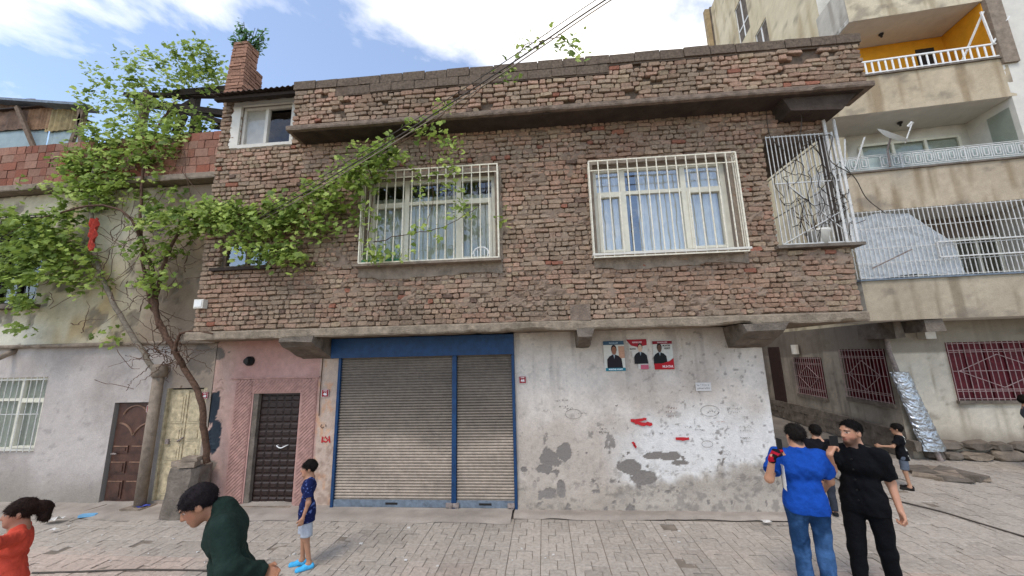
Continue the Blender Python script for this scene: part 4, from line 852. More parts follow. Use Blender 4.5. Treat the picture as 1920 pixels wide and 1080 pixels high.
# foil-wrapped duct leaning at the corner
fp = thing('foil_wrapped_pipe', 'leaning rain pipe wrapped in crumpled silver foil at the corner of the apartment block', 'pipe', TR(.2, .15, 0))
V = []; C = []; ns, nz = 24, 40
p0, p1 = np.array(TR(.02, .14, 1.86)), np.array(TR(.32, .2, .2))
for j in range(nz + 1):
    c = p0 + (p1 - p0) * j / nz; wd = .17 + .05 * j / nz
    for i in range(ns):
        a = 2 * math.pi * i / ns; k = 1 + .22 * (fbm(i * .9 + (j > 0) * 0, j * .8, 3, 260) - .5) * 1.6
        V.append((c[0] + wd * k * math.cos(a), c[1] + .1 * k * math.sin(a), c[2]))
F = [(j * ns + i, j * ns + (i + 1) % ns, (j + 1) * ns + (i + 1) % ns, (j + 1) * ns + i) for j in range(nz) for i in range(ns)] + [tuple(range(ns)), tuple(nz * ns + i for i in range(ns))]
mesh('foil_wrap', V, F, M['foil'], fp)
b = MB(); b.tube([TR(.33, .2, .25), TR(.38, .22, 0)], .05, 10); b.build('pipe_end', M['iron_rust'], fp); b = MB(); b.tube([TR(.02, .1, 1.8), TR(-.06, .1, 2.3), TR(-.06, .1, 2.95)], .045, 8); b.build('pipe', M['iron_rust'], fp)
# satellite dish
p = np.array(TR(.02, 1.06, 6.40)); sdh = thing('satellite_dish', 'white satellite dish on a bent arm fixed to the middle balcony railing', 'satellite dish', p)
ctr = p + np.array([0.02, -.12, .62]); ax = Vector((.41, -.64, .65)).normalized(); u_ = ax.cross(Vector((0, 0, 1))).normalized(); v_ = ax.cross(u_); V = []; F = []
for r_ in (0, .1, .2, .29, .33):
    for k in range(20): a = 2 * math.pi * k / 20; V.append(tuple(Vector(ctr) + (u_ * math.cos(a) + v_ * math.sin(a)) * r_ + ax * (r_ * r_ * .7)))
F = [(r_ * 20 + k, r_ * 20 + (k + 1) % 20, r_ * 20 + 20 + (k + 1) % 20, r_ * 20 + 20 + k) for r_ in range(4) for k in range(20)]
mesh('reflector', V, F, M['white'], sdh, smooth=True)
f_ = Vector(ctr) + ax * .40 + Vector((.1, 0, -.05)); b = MB(); b.tube([tuple(Vector(ctr) - v_ * .3 * (1 if v_.z > 0 else -1)), tuple(f_)], .013); b.tube([tuple(f_), tuple(f_ - ax * .1)], .035, 8); b.build('feed_arm', M['iron_pale'], sdh)
b = MB(); b.tube([tuple(p), tuple(p + np.array([0, -.02, .4])), tuple(ctr)], .02); b.build('mast', M['iron_rust'], sdh)
# bucket on the loggia sill, dry twigs in it
t = thing('plastic_bucket', 'dusty white plastic bucket standing on the corner loggia sill', 'bucket', (4.36, YU + .1, 3.99)); b = MB()
b.lathe([(.13, 3.991), (.15, 4.2), (.165, 4.22), (.165, 4.25), (.15, 4.25), (.14, 4.22)], 4.36, YU + .1, 18); b.build('tub', M['offwhite'], t, True)
b = MB()
for k in range(9): a = random.uniform(0, 6.3); b.tube(smooth_path([(4.36, YU + .1, 4.15), (4.36 + .12 * math.cos(a), YU + .1 + .08 * math.sin(a), 4.4), (4.36 + .3 * math.cos(a), YU + .1 + .1 * math.sin(a), 4.45 + random.uniform(.05, .35))], 3), .005, 4)
b.build('dry_twigs', M['bark'], t)
# dry creeper on the loggia grille
b = MB()
for k in range(26):
    x, z = random.uniform(3.78, 4.7), random.uniform(4.02, 5.5); P_ = [(x, YU - .04, z)]
    for i in range(5): x += random.uniform(-.16, .16); z += random.uniform(-.05, .22); x = min(max(x, 3.76), 4.95); z = min(z, 5.82); P_.append((x, YU - .05 + random.uniform(-.03, .03), z))
    b.tube(smooth_path(P_, 3), .0055, 4)
o = b.build('dry_creeper', M['wood_dark']); tag(o, 'bare dry creeper stems tangled in the corner loggia grille', 'creeper')
# ================================================================== VINE
vine = thing('grape_vine', 'large green grapevine climbing from the planter over both houses and along the cable', 'vine', (-6.0, 6.08, .75))
def V3(u, v, Y): q = A(u, v, Y); return (q[0], q[1], q[2])
def stem(pts, r0, r1, mat, name='stem', par=vine, n=7):
    P = smooth_path([V3(*p) for p in pts], 5); m_ = len(P); P = [np.array(p) + rng.normal(0, .008, 3) for p in P]
    b = MB(); b.tube(P, [r0 + (r1 - r0) * i / (m_ - 1) for i in range(m_)], n); return b.build(name, M[mat], par, True)
stem([(388, 868, 6.06), (384, 810, 6.03), (376, 745, 6.0), (345, 690, 5.98), (318, 640, 5.95), (296, 600, 5.95), (286, 545, 5.95), (283, 500, 5.95)], .05, .04, 'bark', 'trunk')
stem([(345, 690, 5.98), (330, 660, 5.9), (335, 632, 5.85), (352, 622, 5.8), (400, 625, 5.72)], .035, .015, 'bark')
stem([(300, 615, 5.95), (292, 570, 5.93), (300, 520, 5.9), (318, 470, 5.85), (345, 430, 5.75), (420, 405, 5.6)], .04, .02, 'bark')
stem([(318, 645, 5.97), (305, 610, 5.97), (283, 570, 5.97), (268, 500, 6.0), (264, 430, 6.0), (265, 360, 6.0), (275, 290, 6.1), (300, 230, 6.3), (330, 190, 6.6)], .03, .02, 'bark')
stem([(297, 706, 6.16), (262, 650, 6.12), (225, 590, 6.1), (195, 530, 6.08), (178, 470, 6.05), (172, 420, 6.05), (172, 350, 6.05), (185, 280, 6.1)], .045, .03, 'bark_grey')
stem([(283, 500, 5.95), (262, 440, 5.95), (235, 400, 5.9), (180, 385, 5.85), (90, 405, 5.8), (10, 440, 5.75)], .03, .012, 'bark')
stem([(420, 405, 5.6), (520, 395, 5.55), (600, 360, 5.5), (690, 300, 5.3), (760, 262, 5.2), (830, 215, 5.05)], .02, .008, 'bark')
stem([(690, 300, 5.3), (700, 360, 5.42), (690, 440, 5.45), (700, 480, 5.45)], .01, .006, 'bark'); stem([(700, 455, 5.46), (760, 440, 5.46), (830, 425, 5.46), (900, 385, 5.46)], .008, .004, 'bark')
stem([(806, 265, 5.1), (806, 310, 5.3), (812, 370, 5.44), (800, 420, 5.45)], .006, .004, 'bark')
stem([(860, 205, 5.0), (905, 165, 4.8), (950, 132, 4.6), (985, 85, 4.4), (1000, 78, 4.4)], .008, .004, 'bark', n=5); stem([(1000, 90, 4.38), (1030, 72, 4.3), (1060, 76, 4.3), (1085, 102, 4.3)], .008, .004, 'bark', n=5)
for k in range(120):                                            # fine bare twigs in the tangle
    u, v = (random.gauss(255, 60), random.gauss(460, 75)) if k < 85 else (random.gauss(310, 25), random.gauss(660, 18)); Y = random.uniform(5.8, 6.15); P_ = [(u, v, Y)]
    du = random.uniform(-22, 22); dv = random.uniform(-22, 14)
    for i in range(4): u += du + random.uniform(-10, 10); v += dv + random.uniform(-10, 10); P_.append((u, v, Y + random.uniform(-.05, .05)))
    if k % 3 == 0 or k >= 85: stem(P_, .008, .003, 'bark', 'twig', n=4)
    else:
        if 'tw' not in globals(): tw = MB()
        tw.tube(smooth_path([V3(*p) for p in P_], 3), .0045, 4)
tag(tw.build('fine_twigs', M['bark'], vine), kind='stuff')
LEAF = [(0, 0), (.28, -.12), (.5, .12), (.36, .34), (.46, .66), (.2, .66), (0, 1.0), (-.2, .66), (-.46, .66), (-.36, .34), (-.5, .12), (-.28, -.12)]
class Leaves:
    def __init__(s): s.v = []; s.f = []; s.c = []
    def leaf(s, p, size, nrm, col, droop):
        n = Vector(nrm).normalized(); t = Vector((random.uniform(-1, 1), random.uniform(-1, 1), -droop + random.uniform(-.5, .5))); t = (t - n * t.dot(n)); 
        if t.length < .05: return
        t.normalize(); b = n.cross(t); base = len(s.v); p = Vector(p)
        s.v.append(tuple(p + t * .42 * size - n * .07 * size))
        for x, y in LEAF: s.v.append(tuple(p + b * x * size + t * y * size + n * (-.20 * abs(x) * size - .08 * y * y * size + random.uniform(-.03, .03) * size)))
        k = len(LEAF)
        for i in range(k): s.f.append((base, base + 1 + i, base + 1 + (i + 1) % k)); s.c.append(col)
    def build(s, name, par): o = mesh(name, s.v, s.f, M['leaf'], par, s.c, 'FACE'); return tag(o, kind='stuff')
LC = [lin(c) for c in ('#7c9142', '#8da04a', '#a6b95c', '#677c36', '#bccb70', '#84974a')]
def foliage(L, u, v, Y, ru, rv, ry, n, size=.1, young=.2, clump=11):
    """leaf clumps spread through an ellipsoid of half-size ru x rv picture px, ry metres deep"""
    c = np.array(V3(u, v, Y)); ex = (np.array(V3(u + ru, v, Y)) - c); ez = (np.array(V3(u, v - rv, Y)) - c)
    for k in range(max(1, int(n * 1.25) // clump)):
        while True:
            q = rng.uniform(-1, 1, 3)
            if q.dot(q) < 1: break
        cp_ = c + ex * q[0] + ez * q[1] + np.array([0, ry * q[2], 0]); yc = random.random() < young; base = LC[random.choice((2, 4, 4)) if yc else random.choice((0, 1, 3, 5, 1, 2))]
        d = rng.normal(0, 1, 3); d[2] *= .5; d /= np.linalg.norm(d)
        for i in range(clump):
            p = cp_ + d * (i / clump - .5) * .38 + rng.normal(0, .055, 3); nn = Vector((random.gauss(0, .55), -.55 + random.gauss(0, .5), .75 + random.gauss(0, .4)))
            L.leaf(p, size * random.uniform(.32, 1.15) * (.8 if yc else 1), nn, tuple(base * random.uniform(.75, 1.25)), .8)
Lf = Leaves()
for args in ((215, 165, 6.6, 55, 42, .5, 330), (300, 135, 6.7, 60, 38, .5, 520), (375, 115, 6.7, 45, 32, .4, 420), (390, 150, 6.8, 35, 30, .4, 230), (175, 190, 6.5, 22, 20, .3, 80), (320, 215, 6.6, 55, 45, .4, 260), (395, 235, 6.9, 22, 26, .3, 110), (270, 210, 6.4, 55, 35, .4, 230),
             (230, 270, 6.1, 90, 45, .3, 900), (190, 320, 6.05, 65, 45, .28, 640), (300, 270, 6.1, 55, 50, .3, 420), (160, 365, 6.0, 45, 35, .25, 300), (265, 350, 6.1, 70, 40, .2, 190), (80, 345, 6.0, 60, 12, .2, 40), (140, 300, 6.05, 25, 25, .2, 150)): foliage(Lf, *args, size=.105, young=.3)
for args in ((60, 440, 5.85, 75, 45, .3, 650), (40, 500, 5.8, 75, 45, .3, 620), (120, 470, 5.9, 55, 60, .25, 420), (150, 520, 5.95, 50, 25, .2, 150), (30, 560, 5.8, 60, 25, .2, 130), (20, 400, 5.85, 40, 20, .2, 60), (35, 620, 5.9, 22, 18, .1, 34), (200, 630, 6.1, 22, 12, .1, 30), (100, 400, 5.9, 60, 18, .2, 120)): foliage(Lf, *args, size=.11, young=.12)
for args in ((320, 415, 5.75, 70, 32, .28, 620), (400, 400, 5.65, 75, 34, .25, 800), (470, 420, 5.6, 75, 42, .25, 800), (540, 400, 5.55, 55, 38, .22, 520), (300, 470, 5.85, 50, 25, .2, 200), (285, 525, 5.85, 30, 25, .15, 170), (520, 470, 5.6, 45, 26, .18, 240), (555, 480, 5.6, 22, 26, .12, 90), (590, 430, 5.55, 30, 40, .15, 160), (470, 470, 5.6, 60, 20, .15, 120), (610, 365, 5.45, 40, 26, .18, 330), (660, 330, 5.4, 45, 26, .18, 330), (705, 295, 5.3, 32, 26, .15, 330), (690, 330, 5.35, 30, 40, .12, 160), (640, 400, 5.5, 30, 45, .12, 110)): foliage(Lf, *args[:6], int(args[6] * .8), size=.105, young=.42)
for args in ((795, 238, 5.15, 28, 9, .08, 60), (832, 200, 5.1, 14, 8, .06, 30), (825, 255, 5.15, 12, 10, .05, 24), (850, 275, 5.15, 14, 12, .06, 34), (845, 305, 5.2, 18, 16, .08, 50), (800, 335, 5.44, 20, 14, .05, 24), (785, 355, 5.44, 14, 8, .05, 18), (840, 340, 5.4, 18, 24, .06, 34), (865, 390, 5.46, 22, 28, .06, 44), (800, 430, 5.46, 40, 14, .06, 34), (745, 475, 5.5, 25, 8, .06, 24), (700, 470, 5.45, 22, 22, .06, 50), (690, 420, 5.45, 18, 45, .06, 50), (940, 415, 5.6, 7, 18, .05, 14), (950, 135, 4.6, 14, 12, .06, 22), (990, 82, 4.4, 24, 8, .06, 28), (1055, 78, 4.3, 30, 8, .06, 32), (1080, 100, 4.3, 10, 8, .05, 12), (730, 270, 5.25, 15, 14, .08, 50), (765, 300, 5.3, 10, 20, .05, 20), (660, 275, 5.3, 25, 10, .08, 22)): foliage(Lf, *args, size=.095, young=.5, clump=6)
Lf.build('foliage', vine)
# plant growing out of the chimney top
wd_ = thing('chimney_plant', 'leafy weed growing out of the top of the brick chimney', 'plant', (-5.88, 6.1, 8.8)); Lw = Leaves(); b = MB()
for k in range(30):
    a = random.uniform(0, 6.28); tip = np.array([-5.88 + .42 * math.cos(a) * random.uniform(.3, 1), 6.05 + .2 * math.sin(a), 8.85 + random.uniform(.05, .5)]); b0 = np.array([-5.88 + .1 * math.cos(a), 6.05 + .05 * math.sin(a), 8.74]); b.tube([b0, (b0 + tip) / 2 + np.array([0, 0, .06]), tip], .006, 4)
    for i in range(13): q = b0 + (tip - b0) * random.uniform(.3, 1.05) + rng.normal(0, .035, 3); Lw.leaf(q, random.uniform(.05, .09), (random.gauss(0, .6), -.5, .7), tuple(lin('#5f8450') * random.uniform(.8, 1.4)), .6)
b.build('stems', M['bark'], wd_); Lw.build('leaves', wd_)
# red rag caught in the vine
V = []; n = 18
for j in range(n + 1):
    t_ = j / n; c = np.array(V3(178 - 8 * t_, 410 + 60 * t_, 5.72)); wv = .085 * (1 - .6 * t_) * (.6 + .8 * fbm(j * .35, 3, 2, 14))
    for i in range(9): s_ = i / 8 * 2 - 1; V.append((c[0] + wv * s_ + .02 * (fbm(j * .7, i, 2, 5) - .5), c[1] + .05 * math.sin(s_ * 5 + j) * (1 - t_ * .5), c[2] + .03 * (fbm(i * .8, j * .8, 2, 9) - .5)))
o = mesh('red_rag', V, [(j * 9 + i, j * 9 + i + 1, j * 9 + 10 + i, j * 9 + 9 + i) for j in range(n) for i in range(8)], pmat('red_cloth', '#b8483a', .9, .25, 20, .5, 40), smooth=True); tag(o, 'faded red rag hanging in the vine', 'rag')
# ================================================================== CABLES
def cable(name, label, pts, r, mat='cable', sag=.0, group=None):
    P = [np.array(p, float) for p in pts]
    if len(P) == 2: P = [P[0] + (P[1] - P[0]) * t - np.array([0, 0, sag * 4 * t * (1 - t)]) for t in np.linspace(0, 1, 24)]
    else: P = smooth_path(P, 6)
    b = MB(); b.tube(P, r, 5); o = b.build(name, M[mat], None, True); return tag(o, label, 'cable', group)
far = lambda u, v, Y: np.array(V3(u, v, Y))
for i, (dv, du, mt, r, lb_) in enumerate(((0, 0, 'cable', .010, 'thick black overhead cable with the vine growing along it'), (7, 6, 'wire_grey', .008, 'grey overhead cable hanging just under the thick black one'), (-14, -8, 'cable', .006, 'thin dark overhead wire running above the thick black cable'))):
    p0 = far(430 + du, 440 + dv * .4, 5.70); p1 = far(1132 + du * .9, 2 + dv * .5, 3.9); d = p1 - p0; cable('overhead_cable', lb_, [p0, p0 + d * 1.0, ] if False else [p0 + d * t - np.array([0, 0, .12 * 4 * min(t, 1.0) * (1 - min(t, 1.0))]) for t in (0, .15, .3, .5, .7, .85, 1.0, 1.25, 1.6)], r, mt, group='overhead cables')
cable('loose_wire', 'loose black wire dangling from the roof ledge over the loggia corner', [far(1495, 190, 5.5), far(1503, 225, 5.6), far(1498, 280, 5.68), far(1520, 262, 5.66), far(1560, 255, 5.6), far(1556, 300, 5.6), far(1600, 330, 5.75), far(1625, 372, 6.4), far(1660, 400, 7.2)], .007)
cable('loose_wire', 'crack-like thin wire running up the right edge of the brick wall below the ledge', [far(1436, 200, YU - .02), far(1440, 240, YU - .03), far(1448, 262, YU - .03), far(1470, 282, YU - .03)], .006)
q = lambda u, v: AZ(u, v, .012)
cable('ground_cable', 'thin black cable lying across the pavers of the side street', [q(1560, 893), q(1600, 912), q(1680, 938), q(1760, 958), q(1850, 985), q(1940, 1012)], .011)
cable('ground_cable', 'thin dark hose lying on the pavers behind the girl and the boys', [q(60, 1074), q(140, 1072), q(260, 1068), q(400, 1070), q(520, 1073)], .009)
cable('wall_conduit', 'thin reddish conduit running up between the portal and the shutter', [far(607, 650, YW - .02), far(603, 700, YW - .02), far(600, 740, YW - .02), far(598, 780, YW - .02)], .008, 'bark')
# ================================================================== SMALL THINGS ON THE WALLS
PL = lambda p, y: (float(p[0]), y, float(p[1]))
def plate(u, v, s1, s2, label, sz=.12, Y=YW):
    c = A(u, v, Y); t = thing('number_plate', label, 'number plate', (c[0], Y, c[2]), 'red house number plates'); b = MB(); b.box(c[0] - sz / 2, c[0] + sz / 2, Y - .022, Y - .012, c[2] - sz / 2, c[2] + sz / 2); b.build('plate', pmat('red_enamel', '#8e1a22', .4, .2, 20, .05), t)
    b = MB(); k = .004
    for (a0, a1, c0, c1) in ((-sz / 2, sz / 2, sz / 2 - k, sz / 2), (-sz / 2, sz / 2, -sz / 2, -sz / 2 + k), (-sz / 2, -sz / 2 + k, -sz / 2, sz / 2), (sz / 2 - k, sz / 2, -sz / 2, sz / 2)): b.box(c[0] + a0, c[0] + a1, Y - .0245, Y - .0225, c[2] + c0, c[2] + c1)
    b.build('border', M['white'], t)
    text_mesh(s1, sz * .5, (c[0], Y - .0235, c[2] - sz * .12), (1, 0, 0), (0, 0, 1), M['paint'], 'number', t, (.8, .78, .75), .003); text_mesh(s2, sz * .2, (c[0], Y - .0235, c[2] + sz * .3), (1, 0, 0), (0, 0, 1), M['paint'], 'street_name', t, (.8, .7, .68), .001, .8)
plate(980, 712, '44', 'SOKAK', 'red house number plate on the white wall beside the shutter'); plate(611, 737, '46', 'SOKAK', 'red house number plate between the pink portal and the shutter', .13); plate(283, 766, '50', 'SOKAK', 'red house number plate on the brown door', .12, YW + .05); plate(386, 741, '48', 'SOKAK', 'red house number plate half behind the vine trunk by the cream door', .12)
# posters -------------------------------------------------------------
def poster(u0, v0, u1, v1, label, kind):
    a = A(u0, v0, YW); c = A(u1, v1, YW); x0, z1_, x1_, z0 = a[0], a[2], c[0], c[2]; Y = YW - .016; w_, h_ = x1_ - x0, z1_ - z0
    t = thing('election_poster', label, 'poster', ((x0 + x1_) / 2, Y, z0), 'paper posters on the white wall'); nx, ny = 8, 10; V = []
    for j in range(ny + 1):
        for i in range(nx + 1): V.append((x0 + w_ * i / nx, Y + .004 * (fbm(i * .7 + u0, j * .7, 2, 8) - .5), z0 + h_ * j / ny))
    pc_ = {'a': '#c9c4b8', 'b': '#c5beb4', 'c': '#c2c0b6'}[kind]; F = [(j * (nx + 1) + i, j * (nx + 1) + i + 1, j * (nx + 1) + nx + 2 + i, j * (nx + 1) + nx + 1 + i) for j in range(ny) for i in range(nx)]
    if kind == 'b': F = [f for f in F if not (V[f[0]][0] - x0 < w_ * .55 * (1 - (V[f[0]][2] - z0) / h_ - .2))]                     # torn corner
    mesh('paper', V, F, pmat('poster_paper', pc_, .7, .1, 20, .1), t)
    def shape(name, poly, col, lvl): 
        P = [(x0 + w_ * p[0], Y - .004 - .0008 * lvl, z0 + h_ * p[1]) for p in poly]; mesh(name, P, [tuple(range(len(P)))], M['paint'], t, [lin(col)], 'FACE')
    ell = lambda cx, cy, rx, ry, n=16: [(cx + rx * math.cos(2 * math.pi * k / n), cy + ry * math.sin(2 * math.pi * k / n)) for k in range(n)]
    rc = lambda a0, b0, a1, b1: [(a0, b0), (a1, b0), (a1, b1), (a0, b1)]
    def tx(s, x, y, size, col, sx=1): text_mesh(s, size * h_, (x0 + w_ * x, Y - .0075, z0 + h_ * y), (1, 0, 0), (0, 0, 1), M['paint'], 'lettering', t, lin(col), .001, sx)
    def bust(cx, by, sc, suit, skin, hair):
        shape('suit', [(cx - .36 * sc, by), (cx + .38 * sc, by), (cx + .34 * sc, by + .30 * sc), (cx + .2 * sc, by + .40 * sc), (cx + .06 * sc, by + .44 * sc), (cx - .08 * sc, by + .44 * sc), (cx - .24 * sc, by + .38 * sc), (cx - .35 * sc, by + .28 * sc)], suit, 1)
        shape('hair', ell(cx, by + .62 * sc, .135 * sc, .15 * sc), hair, 1.6); shape('face', ell(cx, by + .575 * sc, .115 * sc, .14 * sc), skin, 2.2)
        shape('shirt', [(cx - .05 * sc, by + .45 * sc), (cx + .05 * sc, by + .45 * sc), (cx, by + .3 * sc)], '#8f9aa0', 2)
    if kind == 'a':
        shape('header', rc(0, .87, 1, 1), '#3c5566', 1); shape('footer', rc(.05, 0, 1, .1), '#1f7382', 3); shape('flag', rc(.72, .42, 1, .82), '#b58a70', .5); bust(.5, .1, 1.0, '#1c1318', '#8a5c46', '#1a1312'); tx('MUHTAR ADAYI', .52, .05, .07, '#e8eef0', .9); tx('MAHALLESI', .5, .93, .06, '#a8b8c4')
    if kind == 'b':
        shape('header', [(0, 1), (1, 1), (1, .8), (.55, .74), (.22, .8)], '#9a1f2c', 1); bust(.66, .18, .9, '#141417', '#c4a48c', '#17120f'); shape('footer', rc(.62, 0, 1, .15), '#b5586a', 1); tx('MAHALLESI', .53, .9, .085, '#e8c8c8', .75); tx('MUHTAR', .3, .68, .07, '#22201f', .7)
    if kind == 'c':
        shape('header', rc(0, .86, 1, .97), '#7d1d28', 1); bust(.33, .16, .95, '#131513', '#5b4436', '#1b1614'); shape('footer', [(0, 0), (1, 0), (1, .38), (.8, .28), (.4, .2), (0, .2)], '#a8101c', 2.5); tx('MAHALLESI', .5, .915, .075, '#d0b0b0', .9); tx('MUHTAR', .7, .8, .085, '#161514', .75); tx('ADAYI', .73, .71, .085, '#161514', .8); tx('MUHTAR', .68, .09, .11, '#ecd8d8', .8)
poster(1130, 640, 1173, 695, 'paper poster of a man in dark shirt with grey-blue header on the white wall', 'a'); poster(1173, 637, 1216, 692, 'torn paper poster with red header and a person in suit on the white wall', 'b'); poster(1222, 638, 1264, 692, 'paper poster with red footer and a person in black on the white wall', 'c')
# marks on the white wall ---------------------------------------------
YG = YW - .019
def ribbon(b, pts, wd, col):
    P = [np.array(p, float) for p in pts]; V = []
    for i, p in enumerate(P):
        d = P[min(i + 1, len(P) - 1)] - P[max(i - 1, 0)]; d = d / (np.linalg.norm(d) + 1e-9); n = np.array([-d[1], d[0]]) * wd / 2 * random.uniform(.7, 1.2)
        V += [(p[0] - n[0], YG, p[1] - n[1]), (p[0] + n[0], YG, p[1] + n[1])]
    b.add(V, [(2 * i, 2 * i + 1, 2 * i + 3, 2 * i + 2) for i in range(len(P) - 1)], tuple(col))
gt = MB(); red = lin('#b3262a')
for k, pts in enumerate((((1184, 788), (1212, 786)), ((1190, 793), (1222, 795)), ((1184, 787), (1196, 793)), ((1266, 822), (1291, 822)), ((1186, 828), (1190, 838)))):
    P = [px(*pts[0]), px(*pts[1])]; P = [np.array(P[0]) + (np.array(P[1]) - np.array(P[0])) * t + rng.normal(0, .006, 2) for t in np.linspace(0, 1, 9)]; gt = MB() if k not in (1, 2) else gt; YG = YW - .019 - .0006 * k; ribbon(gt, P, .05 if k < 4 else .04, red)
    if k in (2, 3, 4): gt.build('red_paint_stroke', M['paint'], wlo, vc=True)
gt = MB()
for (u, v, n, sz, col, reps) in ((1050, 750, 9, .035, '#4c4844', 1), (1056, 762, 7, .03, '#4c4844', 1), (1025, 770, 6, .03, '#77706a', 1), (1090, 775, 8, .03, '#4a4643', 1), (1063, 765, 6, .04, '#55504c', 1), (1130, 803, 6, .03, '#33302e', 2), (1148, 803, 3, .03, '#33302e', 1), (1258, 765, 7, .035, '#6b4a46', 3), (1290, 800, 5, .03, '#33302e', 1), (1335, 772, 5, .05, '#4a4643', 1), (1375, 765, 10, .03, '#77756f', 2), (1270, 795, 4, .03, '#444', 1), (1395, 800, 8, .03, '#8a8780', 2), (1240, 812, 6, .03, '#33302e', 1), (1310, 805, 6, .025, '#55524e', 1), (1395, 820, 9, .022, '#77756f', 2), (1360, 845, 8, .022, '#77756f', 2), (1155, 760, 3, .03, '#3a3633', 1), (1350, 790, 8, .02, '#a46a66', 1)):
    col = lin(col if len(col) == 7 else '#444444')
    for rr in range(reps):
        x, z = px(u, v + rr * 7); x -= n * sz * .35
        for k in range(n):
            p = np.array([x + rng.normal(0, .004), z + rng.normal(0, .005)]); P_ = [p + np.array([rng.uniform(0, sz * .7), rng.uniform(-sz * .5, sz * .5)]) for _ in range(random.choice((2, 3, 3, 4)))]; ribbon(gt, P_, .006, col); x += sz * .75
for (u, v, r_) in ((1075, 776, .11), (1330, 770, .12), (1325, 832, .07)):
    x, z = px(u, v); ribbon(gt, [(x + r_ * 1.2 * math.cos(a), z + r_ * .7 * math.sin(a)) for a in np.linspace(0, 6.1, 18)], .006, lin('#5a5652'))
tag(gt.build('pencil_graffiti', M['paint'], wlo, vc=True), kind='stuff')
c_ = px(1318, 725); b = MB(); b.box(c_[0] - .12, c_[0] + .12, YW - .018, YW - .016, c_[1] - .065, c_[1] + .065); o = b.build('paper_note', pmat('note_paper', '#c4bfba', .8, .1, 20, .1)); tag(o, 'small pale paper note with handwriting stuck on the white wall', 'paper note')
gn = MB(); YG = YW - .0195
for rr, n in ((0, 8), (1, 10)):
    x, z = c_[0] - .1, c_[1] + .025 - rr * .05
    for k in range(n): ribbon(gn, [np.array([x, z]) + np.array([rng.uniform(0, .014), rng.uniform(-.015, .015)]) for _ in range(4)], .006, lin('#22201f')); x += .2 / n
gn.build('handwriting', M['paint'], o, vc=True)
gt = MB(); YG = YW - .012
x, z = px(612, 824)
for P_ in ([(-.07, -.05), (-.07, .05), (-.03, .02), (-.02, .05), (.02, .0), (.05, .06), (.07, -.05)], [(-.05, -.02), (.0, -.04), (.05, .0)]): ribbon(gt, [(x + a, z + c) for a, c in P_], .022, red)
tag(gt.build('red_graffiti', M['paint'], wp, vc=True), kind='stuff'); gt = MB()
x, z = px(607, 799)
for P_ in ([(-.03, .03), (-.05, 0), (-.02, -.03), (.01, -.01)], [(.04, .03), (.05, -.01)]): ribbon(gt, [(x + a, z + c) for a, c in P_], .013, lin('#3a2c2a'))
tag(gt.build('dark_scribble', M['paint'], wp, vc=True), kind='stuff')
# boxes and lamp
c = A(381, 570, YU); t = thing('meter_box', 'small white electric box on the brick wall under the vine', 'electric box', (c[0], YU, c[2])); b = MB(); b.box(c[0] - .085, c[0] + .085, YU - .09, YU + .0, c[2] - .085, c[2] + .07); b.build('case', M['offwhite'], t); b = MB(); b.box(c[0] - .07, c[0] + .06, YU - .098, YU - .091, c[2] - .06, c[2] + .05); b.build('lid', M['white'], t)
c = A(470, 677, YW); t = thing('wall_lamp', 'round black wall lamp above the pink portal', 'lamp', (c[0], YW, c[2])); b = MB(); b.tube([(c[0], YW - .0, c[2]), (c[0], YW - .05, c[2]), (c[0], YW - .09, c[2])], [.085, .085, .06], 16); b.build('housing', M['rubber'], t); b = MB(); b.tube([(c[0], YW - .09, c[2]), (c[0], YW - .115, c[2])], .05, 12); b.build('lens', M['iron_dark'], t)
t = thing('flower_pot', 'green trough of spiky plants inside the left window grille', 'plant pot', (-2.7, YU - .12, 3.97)); b = MB(); b.box(-2.95, -2.3, YU - .13, YU - .03, 3.98, 4.05); b.build('trough', pmat('green_plastic', '#2f6b4a', .5, .2), t); Ls = Leaves()
for k in range(60): q = (random.uniform(-2.95, -2.3), YU - .08, 4.05); a = random.uniform(-.9, .9); Ls.v += [q, (q[0] + .012, q[1], q[2]), (q[0] + .25 * math.sin(a), q[1] - random.uniform(-.03, .06), q[2] + random.uniform(.12, .32))]; b_ = len(Ls.v); Ls.f.append((b_ - 3, b_ - 2, b_ - 1)); Ls.c.append(tuple(lin('#7f9a5c') * random.uniform(.7, 1.2)))
Ls.build('spiky_leaves', t)
b = MB(); P_ = [(-.95 + .13 * math.cos(a), YU - .09, 4.07 + .12 * math.sin(a)) for a in np.linspace(0, math.pi, 12)]; b.tube(P_, .014)
for k in range(5): b.bar((-1.06 + k * .055, YU - .09, 3.99), (-1.06 + k * .055, YU - .09, 4.07 + .1 * math.sin(math.pi * (k + .5) / 5)), .012)
b.bar((-1.08, YU - .09, 4.01), (-.82, YU - .09, 4.01), .014); o = b.build('plant_stand', M['white']); tag(o, 'small white arched wire rack inside the left window grille', 'wire rack')
# litter ------------------------------------------------------------------
def blade(u, v, l, wd, h, ang, name, label, cat, mat, z0=.012):
    c = AZ(u, v, z0); V = []; F = []; n = 10
    for j, z in enumerate((0, h)):
        for k in range(n): a = 2 * math.pi * k / n; x, y = l / 2 * math.copysign(abs(math.cos(a)) ** .7, math.cos(a)), wd / 2 * math.copysign(abs(math.sin(a)) ** .7, math.sin(a)) * (1 - .25 * math.cos(a)); V.append((c[0] + x * math.cos(ang) - y * math.sin(ang), c[1] + x * math.sin(ang) + y * math.cos(ang), z0 + z + random.uniform(0, .004)))
    F = [tuple(range(n - 1, -1, -1)), tuple(range(n, 2 * n))] + [(k, (k + 1) % n, n + (k + 1) % n, n + k) for k in range(n)]
    return tag(mesh(name, V, F, mat), label, cat)
blade(165, 968, .26, .10, .03, .25, 'lost_slipper', 'pale blue plastic slipper lying on the pavers before the brown door', 'slipper', pmat('blue_foam', '#6fa3c4', .6, .15))
